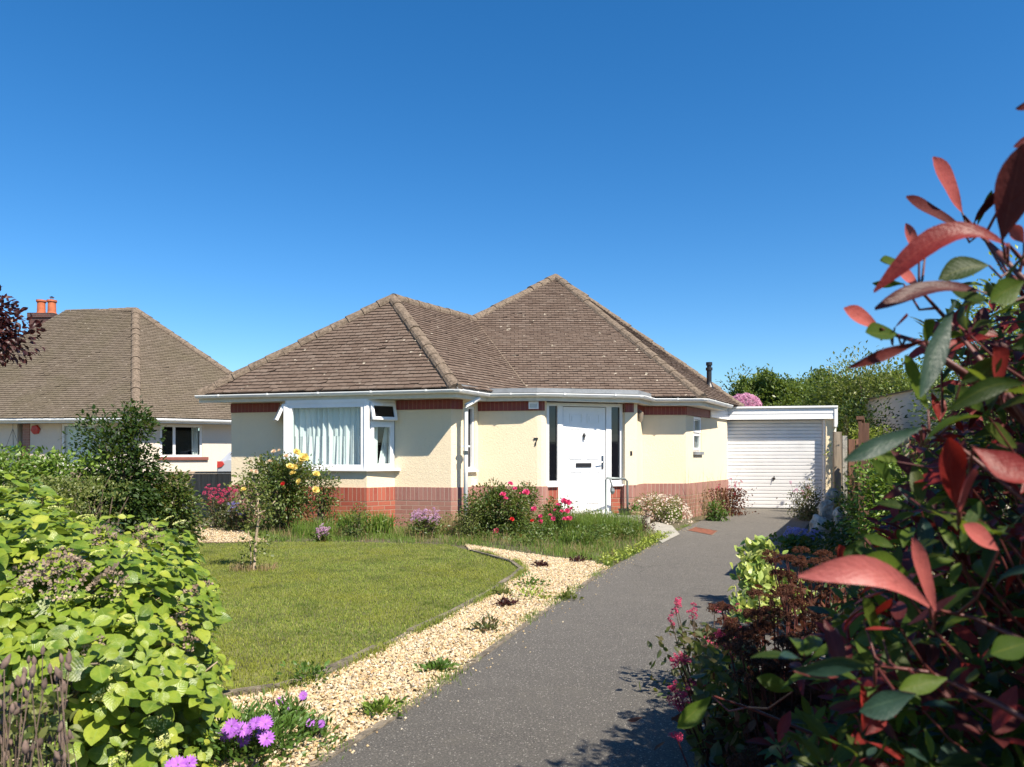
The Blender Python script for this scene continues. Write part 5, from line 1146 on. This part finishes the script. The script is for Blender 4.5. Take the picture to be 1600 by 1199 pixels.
# ------------------------------------------------------------------ right-hand border
def rock(px, py, y_, w_, h_, label, grp='rockery stones by the drive', dy=0):
    c0 = at(px, py, y_); x_ = c0.x; zb = c0.z; mb = MB(); n, mm = 12, 8; s = random.random()*9; v = []
    for i in range(mm+1):
        th = math.pi*i/mm
        for k in range(n):
            ph = 2*math.pi*k/n; q = Vector((math.sin(th)*math.cos(ph), math.sin(th)*math.sin(ph), math.cos(th))); r = 1+.16*math.sin(q.x*4+s)+.14*math.sin(q.y*5+s*2)+.12*math.sin(q.z*6+s*3+q.x*3)
            q = Vector([math.copysign(abs(c)**.75, c) for c in q]); v.append((x_+q.x*r*w_/2, y_+dy+q.y*r*w_*.4, (zb+q.z*r*h_/2) if q.z > 0 else zb+q.z*r*(zb+.05)))
    for i in range(mm):
        for k in range(n): mb.face([v[i*n+k], v[(i+1)*n+k], v[(i+1)*n+(k+1)%n], v[i*n+(k+1)%n]])
    o = mb.build('rock', M['stone'], smooth=False); sb_ = o.modifiers.new('sub', 'SUBSURF'); sb_.levels = 1; sb_.render_levels = 2
    dsp = o.modifiers.new('disp', 'DISPLACE'); tx = bpy.data.textures.new('rock', 'CLOUDS'); tx.noise_scale = .07; dsp.texture = tx; dsp.strength = .05; dsp.mid_level = .5; dsp.texture_coords = 'GLOBAL'
    wl_ = o.modifiers.new('weld', 'WELD'); o.modifiers.move(2, 0)
    tag(o, label, 'rock', grp)
rock(1283,827,11.2,.34,.36,'tallest pale standing stone of the rockery'); rock(1281,843,10.6,.15,.14,'small round grey stone below the tall standing stone'); rock(1300,775,12.9,.26,.22,'grey boulder on top of the rockery by the fence post'); rock(1291,795,12.2,.22,.30,'pale upright stone in the middle of the rockery'); rock(1258,867,9.6,.28,.17,'low flat boulder nearest the drive'); rock(1312,812,11.6,.20,.34,'narrow grey stone at the right end of the rockery')
shrub('shrub', 'yellow green rounded shrub behind the rockery stones', 'shrub', at(1342,770,12.6).x, 12.6, .46, .45, .15, .98, 3800, .035, M['lf_bright'], LT_S, 34, .3)
shrub('shrub', 'grey leaved shrub by the corner of the garage door', 'shrub', at(1270,790,13.6).x, 13.6, .36, .35, .05, .62, 1800, .04, M['lf_val'], LT_S, 24, .36)
valerian('thin pink flowered plant in front of the garage door corner', (at(1258,770,13.9).x,13.9), .3, .68, 10, 'rhod', .05, 'lf_val', nl=500)
valerian('blue flowered campanula clump beside the low boulder', (g(1248,862)[0],g(1248,862)[1]), .24, .24, 16, 'blue', .07, 'lf_mid', nl=700, ls=.06, name='campanula')
shrub('shrub', 'olive leaved shrub right of the rockery', 'shrub', 5.0, 9.6, .5, .5, .02, .62, 3200, .035, M['lf_olive'], LT_S, 30, .3)
shrub('shrub', 'mid green upright shrub in front of the added fence end', 'shrub', 2.92, 5.75, .30, .30, .1, 1.27, 3600, .042, M['lf_hedge'], LT_IV, 34, .3)
shrub('shrub', 'dark leafy shrub in the border behind the red leaves', 'shrub', 3.5, 7.0, .65, .6, .02, .75, 4000, .05, M['lf_dark'], LT_IV, 30, .3)
# variegated euonymus
t = thing('euonymus', 'yellow and green variegated shrub overhanging the drive', 'shrub', (1.85,5.6,0)); n = 1400
cc = np.array([tuple(at(*p)) for p in [(1175,870,5.9),(1190,862,5.9),(1185,890,5.8),(1172,905,5.7),(1180,930,5.6),(1165,950,5.5),(1195,935,5.6),(1210,915,5.7),(1160,975,5.4),(1180,975,5.4),(1175,1000,5.3),(1215,945,5.6),(1230,960,5.6),(1205,985,5.4),(1225,925,5.8),(1245,940,5.8),(1195,900,5.8),(1235,985,5.6)]])
P = cc[RG.integers(0,len(cc),n)]+RG.normal(0,.05,(n,3)); leaves(P, norm(randdir(n)+[-.3,-.1,.8]), randdir(n)+[0,-.5,.5], RG.uniform(.045,.085,n), LT_M, M['lf_var'], 'foliage', t); mb = MB(); stems_to(mb, (1.95,5.7,0), cc, .008, .004); mb.build('stems', M['bark'], t)
# brown seed-headed perennials and valerian in the lower right
def brownhead(label, cx, cy, rx, h0, h1, n, grp=None):
    h0 -= .1; n = int(n*1.1)
    t = thing('sedum', label, 'plant', (cx,cy,0)); mb = MB(); hs_ = []
    for i in range(n):
        a = random.random()*6.28; r = rx*math.sqrt(random.random()); tp = Vector((cx+math.cos(a)*r, cy+math.sin(a)*r*.8, random.uniform(h0,h1))); b0 = Vector((cx+math.cos(a)*r*.5, cy+math.sin(a)*r*.4, 0)); mb.tube([b0, b0.lerp(tp,.5), tp], [.005,.004,.003], 5, cap=False)
        for q in range(34): u = random.random()*6.28; v_ = math.sqrt(random.random())*.055; hs_.append((tp.x+math.cos(u)*v_, tp.y+math.sin(u)*v_, tp.z-v_*v_*6+random.gauss(0,.006)))
    mb.build('stems', M['redtwig'], t); hs_ = np.array(hs_); me_ = bpy.data.meshes
    flowers_np(hs_, 'brown', .026, t, 'seed_heads', face=(0,-.3,1)); nl = n*16; P = np.column_stack([cx+RG.normal(0,rx*.5,nl), cy+RG.normal(0,rx*.4,nl), h0*RG.random(nl)]); leaves(P, randdir(nl)+[0,0,.3], randdir(nl)+[0,0,.8], RG.uniform(.03,.07,nl), LT_M, M['lf_brown'], 'foliage', t)
_st = random.getstate(); BL['brown'] = bloom_mesh('ball', M['lf_brown'])
brownhead('rusty brown flower heads below the pale pink leaf', 1.15, 3.1, .34, .45, .62, 40); brownhead('dark rusty seed heads between the valerian and the red leaves', 1.02, 2.65, .26, .42, .56, 34); brownhead('dark brown seed heads at the bottom right of the picture', .95, 2.1, .36, .22, .38, 42); brownhead('brown seed heads beside the variegated shrub', 2.0, 4.9, .34, .50, .60, 26); brownhead('reddish brown seed heads at the foot of the red-leaved shrub', 1.75, 2.6, .45, .3, .5, 44)
t = valerian('crimson valerian spikes leaning over the drive', (1.0,3.75), .22, .44, 14, 'crim', .035, 'lf_val', nl=500)
t = thing('valerian', 'crimson valerian flower heads nearest the drive in the foreground', 'flowering plant', (.85,2.9,0)); hs_ = []
mb = MB()
for (a, b_, k, z) in ((1122,992,.02,3.0),(1128,1003,.03,3.0),(1133,1015,.035,3.0),(1143,1025,.04,3.0),(1061,1028,.02,2.8),(1058,1036,.022,2.8),(1070,1033,.018,2.8),(1052,1075,.022,2.7),(1062,1085,.03,2.7),(1054,1093,.025,2.7),(1062,1103,.02,2.7),(1057,1153,.016,2.5),(1120,1035,.03,3.0),(1085,1070,.025,2.8)):
    c_ = at(a, b_, z); mb.tube([(c_.x+.15, c_.y+.1, 0), (c_+Vector((.05,.03,-.12))), c_], [.004,.003,.002], 5)
    for q in range(9): hs_.append((c_.x+random.gauss(0,k*.5), c_.y+random.gauss(0,k*.5), c_.z+random.gauss(0,k*.4)))
mb.build('stems', M['redtwig'], t); flowers_np(np.array(hs_), 'crim', .022, t, 'flower_heads')
n = 500; P = np.array([tuple(at(random.uniform(1085,1200), random.uniform(1020,1199), random.uniform(2.6,3.1))) for _ in range(n)]); P[:,2] = np.maximum(P[:,2], .05); leaves(P, randdir(n)+[-.3,0,.2], randdir(n)+[0,0,.8], RG.uniform(.03,.07,n), LT_M, M['lf_val'], 'foliage', t)
n = 1500; P = scatter([(1.0,1.8),(1.6,2.9),(2.3,5.5),(3.1,8.4),(4.6,8.4),(3.0,4),(3,1.8)], n); tag(leaves(np.column_stack([P, RG.uniform(.01,.3,n)]), randdir(n)+[0,0,.4], randdir(n)+[0,0,1], RG.uniform(.04,.09,n), LT_M, M['lf_dark'], 'ground_cover'), 'dark leafy ground cover under the right-hand border shrubs', 'ground cover', None, 'stuff')

# red-leaved photinia close to the camera
ph = thing('photinia', 'large red and green leaved shrub out of focus at the right edge', 'shrub', (1.55,1.5,0))
hand = [ # base, tip, distance, width in pixels, colour, curl
 ((1503,332),(1448,250),1.15,36,'p',.1),((1500,352),(1403,318),1.15,24,'d',.15),((1566,375),(1596,225),.88,60,'d',.05),((1522,348),(1552,283),1.2,20,'d',.5),((1527,352),(1540,298),1.2,13,'g',.2),
 ((1575,385),(1398,410),.92,40,'r',-.35),((1436,402),(1412,350),1.1,17,'p',.1),((1446,396),(1457,352),1.1,15,'p',.1),((1412,414),(1372,410),1.15,20,'g',.05),((1412,444),(1358,440),1.2,12,'g',.1),
 ((1530,455),(1378,468),1.0,26,'d',-.12),((1436,448),(1398,424),1.1,24,'p',.1),((1374,512),(1313,484),1.1,27,'p',.1),((1446,532),(1314,572),1.0,15,'d',.1),((1402,522),(1346,524),1.1,32,'g',.1),
 ((1398,512),(1414,488),1.1,24,'p',.1),((1450,534),(1440,498),1.1,30,'g',.1),((1492,470),(1426,624),.95,30,'b',.1),((1580,545),(1640,520),1.0,34,'g',.1),((1545,415),(1470,432),1.05,40,'g',-.1),
 ((1562,604),(1545,542),1.0,46,'r',.1),((1625,160),(1580,170),1.0,11,'d',.1),((1640,205),(1574,234),1.0,14,'d',.1),((1440,668),(1313,722),.95,24,'b',.05),((1496,792),(1466,676),.9,42,'r',.2),
 ((1500,800),(1488,725),.88,40,'p',.3),((1452,948),(1282,902),.85,42,'p',-.25),((1462,955),(1415,838),.9,26,'p',.1),((1366,1040),(1248,1056),.85,34,'b',-.1),((1402,722),(1352,700),1.1,30,'g',.1),
 ((1610,1002),(1540,1026),.85,38,'g',.1),((1430,1085),(1338,1108),.85,42,'b',.1),((1112,1088),(1056,1136),1.6,30,'g',.1),((1520,700),(1600,760),.85,60,'r',.2),((1395,760),(1362,720),1.1,26,'g',0),
 ((1350,840),(1320,885),1.1,34,'g',.1),((1590,700),(1530,670),1.0,34,'g',.1),((1450,640),(1400,560),1.05,26,'g',.2),((1600,440),(1540,470),.95,44,'g',.1),((1500,600),(1560,560),1.0,30,'g',.2),
 ((1420,900),(1340,870),1.0,40,'g',.1),((1480,1060),(1400,1080),.9,30,'g',.1),((1380,1000),(1330,930),1.0,24,'g',.2),((1240,1080),(1180,1060),1.3,26,'g',.1),((1600,600),(1500,640),.9,28,'g',-.2),((1350,970),(1390,930),1.0,20,'r',.1),((1560,860),(1500,820),.9,30,'p',.1),((1310,890),(1306,850),1.3,26,'r',.1),((1600,380),(1575,350),1.0,20,'p',.2)]
groups = {}
for (b_, tp, y, wpx, cl, cu) in hand:
    p0, p1 = at(*b_, y), at(*tp, y-.04*random.random()); L_ = (p1-p0).length; groups.setdefault(cl, []).append((p0, p1, L_, wpx/FP*y/L_, cu))
nm = {'p':'lf_php','r':'lf_phr','g':'lf_phg','d':'lf_phd','b':'lf_phb'}
tw = MB(); trunk_top = Vector((1.35,1.45,.75)); BRP = []
for pl, y in (([(1506,338),(1530,365),(1565,400),(1610,450),(1690,570),(1800,820)],1.08),([(1376,514),(1400,524),(1440,536),(1500,580),(1560,622),(1650,700),(1760,900)],1.08),([(1436,452),(1480,500),(1530,560),(1600,650),(1700,850),(1760,1000)],1.1),([(1458,952),(1520,965),(1620,1010),(1760,1080)],.95),([(1500,800),(1560,830),(1650,930),(1760,1050)],.98),([(1368,1040),(1450,1050),(1560,1100),(1700,1180)],.95),([(1442,670),(1500,700),(1600,780),(1720,950)],1.02),([(1575,382),(1600,410),(1680,520),(1780,760)],.96),([(1115,1088),(1180,1110),(1300,1160),(1420,1230)],1.5)):
    pts = [at(*p, y+.05*math.sin(i*1.7)) for i, p in enumerate(pl)]; tw.tube(pts+[trunk_top], [.002+.0012*i for i in range(len(pts))]+[.009], 6, cap=False)
    for a, b2 in zip(pts[:-1], pts[1:]): BRP += [a.lerp(b2, k/5) for k in range(5)]
for cl, ls_ in groups.items():
    Vs, Fs, Us, Rs, c0 = [], [], [], [], 0
    for (p0, p1, L_, wr, cu) in ls_:
        T = leaf_t(10, min(.56, wr*.98), .2, -cu, .60, wave=.014, point=.85); d_ = (p1-p0).normalized(); view = Vector((0,-1,0)); nrm = (view+Vector((random.gauss(.1,.25),0,random.gauss(.25,.3)))); x = d_.cross(nrm).normalized(); z = x.cross(d_)
        co = np.array(T[0])*L_; V = np.array(p0)+co[:,0:1]*np.array(x)+co[:,1:2]*np.array(d_)+co[:,2:3]*np.array(z); 
        if cu < 0: V = V-np.outer(np.sin(np.pi*T[2][:,1])*cu*L_*.6, [0,0,1])-0*V
        Vs.append(V); Fs.append(T[1]+c0); Us.append(T[2]); Rs.append(np.full(len(V), random.random())); c0 += len(V)
        q = min(BRP, key=lambda b: (b-p0).length+max(0,(b.z-p0.z))*2+(0 if b.x > p0.x-.01 else .3)); tw.tube([q, q.lerp(p0,.5)+Vector((0,0,-.012*(1+random.random()))), p0], [.0026,.002,.0014], 5, cap=False)
    mesh_np('leaves', np.vstack(Vs), np.vstack(Fs), M[nm[cl]], ph, np.concatenate(Rs), np.vstack(Us), smooth=True)
# whorls through the crown
bnd = lambda py: np.interp(py, [380,430,470,560,640,700,760,820,900,980,1060,1200], [1640,1570,1490,1430,1450,1430,1400,1350,1300,1260,1240,1190])
wh = []
while len(wh) < 5600:
    y = random.uniform(.95,2.3); X = random.uniform(.3,2.6); Z = random.uniform(.05,2.0); px_, py_ = 800+X/y*FP, HY-(Z-H)/y*FP
    if px_ < bnd(py_)+random.uniform(0,90): continue
    if py_ < 400 and px_ < 1640: continue
    if py_ < 500 and random.random() < .25: continue
    wh.append((X,y,Z))
while len(wh) < 9200:                       # unseen crown by the camera's right shoulder, added dense to shade the lower leaves
    y = random.uniform(-.2,1.4); X = random.uniform(.95,2.2); Z = random.uniform(.3,1.75)
    if X/max(y,.05) < .78: continue
    wh.append((X,y,Z))
buck = {k: ([],[],[],[]) for k in ('g','r','d','b')}
for (X, y, Z) in wh:
    c_ = Vector((X,y,Z)); ax = Vector((-.35+random.gauss(0,.35), -.25+random.gauss(0,.35), .75)).normalized(); xx = ax.orthogonal().normalized(); yy = ax.cross(xx); young = random.random() < (.42 if Z > .75 else .15)
    for k in range(random.randint(4,7)):
        a = k*2.4+random.gauss(0,.2); el = random.uniform(.1,.9); dd = (xx*math.cos(a)+yy*math.sin(a))*math.cos(el)+ax*math.sin(el); nn = ax*math.cos(el)-(xx*math.cos(a)+yy*math.sin(a))*math.sin(el)
        kk = random.choice('rrdd') if young else random.choice('ggggggggb'); B_ = buck[kk]; B_[0].append(tuple(c_+dd*.01)); B_[1].append(tuple(dd)); B_[2].append(tuple(nn)); B_[3].append(random.uniform(.034,.072))
    if random.random() < .6: q = c_+(trunk_top-c_).normalized()*.06-ax*.09; tw.tube([q, c_.lerp(q,.4)+Vector((0,0,-.008)), c_], [.0026,.002,.0015], 4, cap=False)
for kk, B_ in buck.items(): leaves(np.array(B_[0]), np.array(B_[1]), np.array(B_[2]), np.array(B_[3]), LT_L, M[nm[kk]], 'leaves', ph, smooth=True)
for _ in range(12):
    e_ = trunk_top+Vector((random.uniform(-.1,.8), random.uniform(-.6,.5), random.uniform(-.2,.8))); tw.tube([(1.3+random.gauss(0,.06),1.5+random.gauss(0,.06),0), (1.25,1.45,.35), trunk_top.lerp(e_,.4), e_], [.018,.015,.010,.004], 6, cap=False)
tw.build('branches', M['redtwig'], ph, smooth=True)

# ------------------------------------------------------------------ distant trees behind the garage
def bgtree(label, px, top, y, w_, mk, n=12000, ls=.12, base=640, cr=.28):
    X = (px-800)/FP*y; h = H+(HY-top)/FP*y; return shrub('tree', label, 'tree', X, y, w_/2, w_/2.4, .5, h, n, ls, M[mk], LT_S, 60, cr, nst=16, trunk=.1, sr=(.05,.012), group='trees behind the garage')
hedge('hedge', 'tall dense green hedge behind the garage roof', 7.8, 14.6, 24.9, 26.2, 3.75, 26000, .13, M['lf_tree'], .16)
bgtree('small mid green tree farthest left above the garage', 1180, 592, 26, 2.4, 'lf_tree'); bgtree('dark green conical tree behind the pink shrub', 1205, 588, 28, 2.4, 'lf_hedge'); bgtree('feathery green tree at the middle of the garage roof', 1245, 590, 25, 2.4, 'lf_tree')
bgtree('rounded bright green tree with the lit crown behind the garage', 1300, 584, 22, 2.6, 'lf_tree', 15000, .10); bgtree('broad yellow green tree at the right end of the tree row', 1358, 580, 21, 3.0, 'lf_olive', 16000, .10); bgtree('dark tree filling the gap above the brown fence', 1345, 640, 17.5, 2.2, 'lf_dark', 7000, .09); bgtree('green tree half hidden by the red leaves', 1430, 590, 20, 2.8, 'lf_tree', 8000)
bgtree('tall fresh green tree behind the top of the red leaves', 1600, 430, 15, 3.2, 'lf_bright', 12000, .10)
bgtree('dark tree below the fresh green one at the right edge', 1540, 520, 14, 2.6, 'lf_tree', 9000, .09)
t, C_ = shrub('flowering_bush', 'pink flowering bush showing above the garage roof', 'bush', at(1163,625,24).x, 24, .9, .7, .8, 3.1, 1600, .12, M['lf_tree'], LT_S, 24, .3)
n = 300; v = randdir(n); v[:,2] = abs(v[:,2]); c_ = at(1163,632,23.6); flowers_np(np.array([c_.x,c_.y,2.75])+v*np.array([.5,.4,.42]), 'rhod', .14, t, 'flowers', 'stuff')
x_ = at(1322,690,16).x; t = thing('echium', 'tall pale flower spire behind the brown fence', 'plant', (x_,16,0)); n = 420; zz = RG.random(n)
P = np.column_stack([x_+RG.normal(0,.07,n)*(1.15-zz), 16+RG.normal(0,.07,n)*(1.15-zz), 1.2+zz*.85]); leaves(P, norm(P-[x_,16,1.0])+[0,0,.3], randdir(n)+[0,0,.5], .06, LT_S, M['lf_val'], 'foliage', t); mb = MB(); mb.tube([(x_,16,0),(x_,16,2.0)], [.03,.01], 7); mb.build('stem', M['bark'], t)
shrub('shrub', 'lime coloured shrub tips above the brown fence', 'shrub', at(1355,680,16.2).x, 16.2, .9, .4, .9, 1.78, 2500, .07, M['lf_lime'], LT_S, 24, .3)
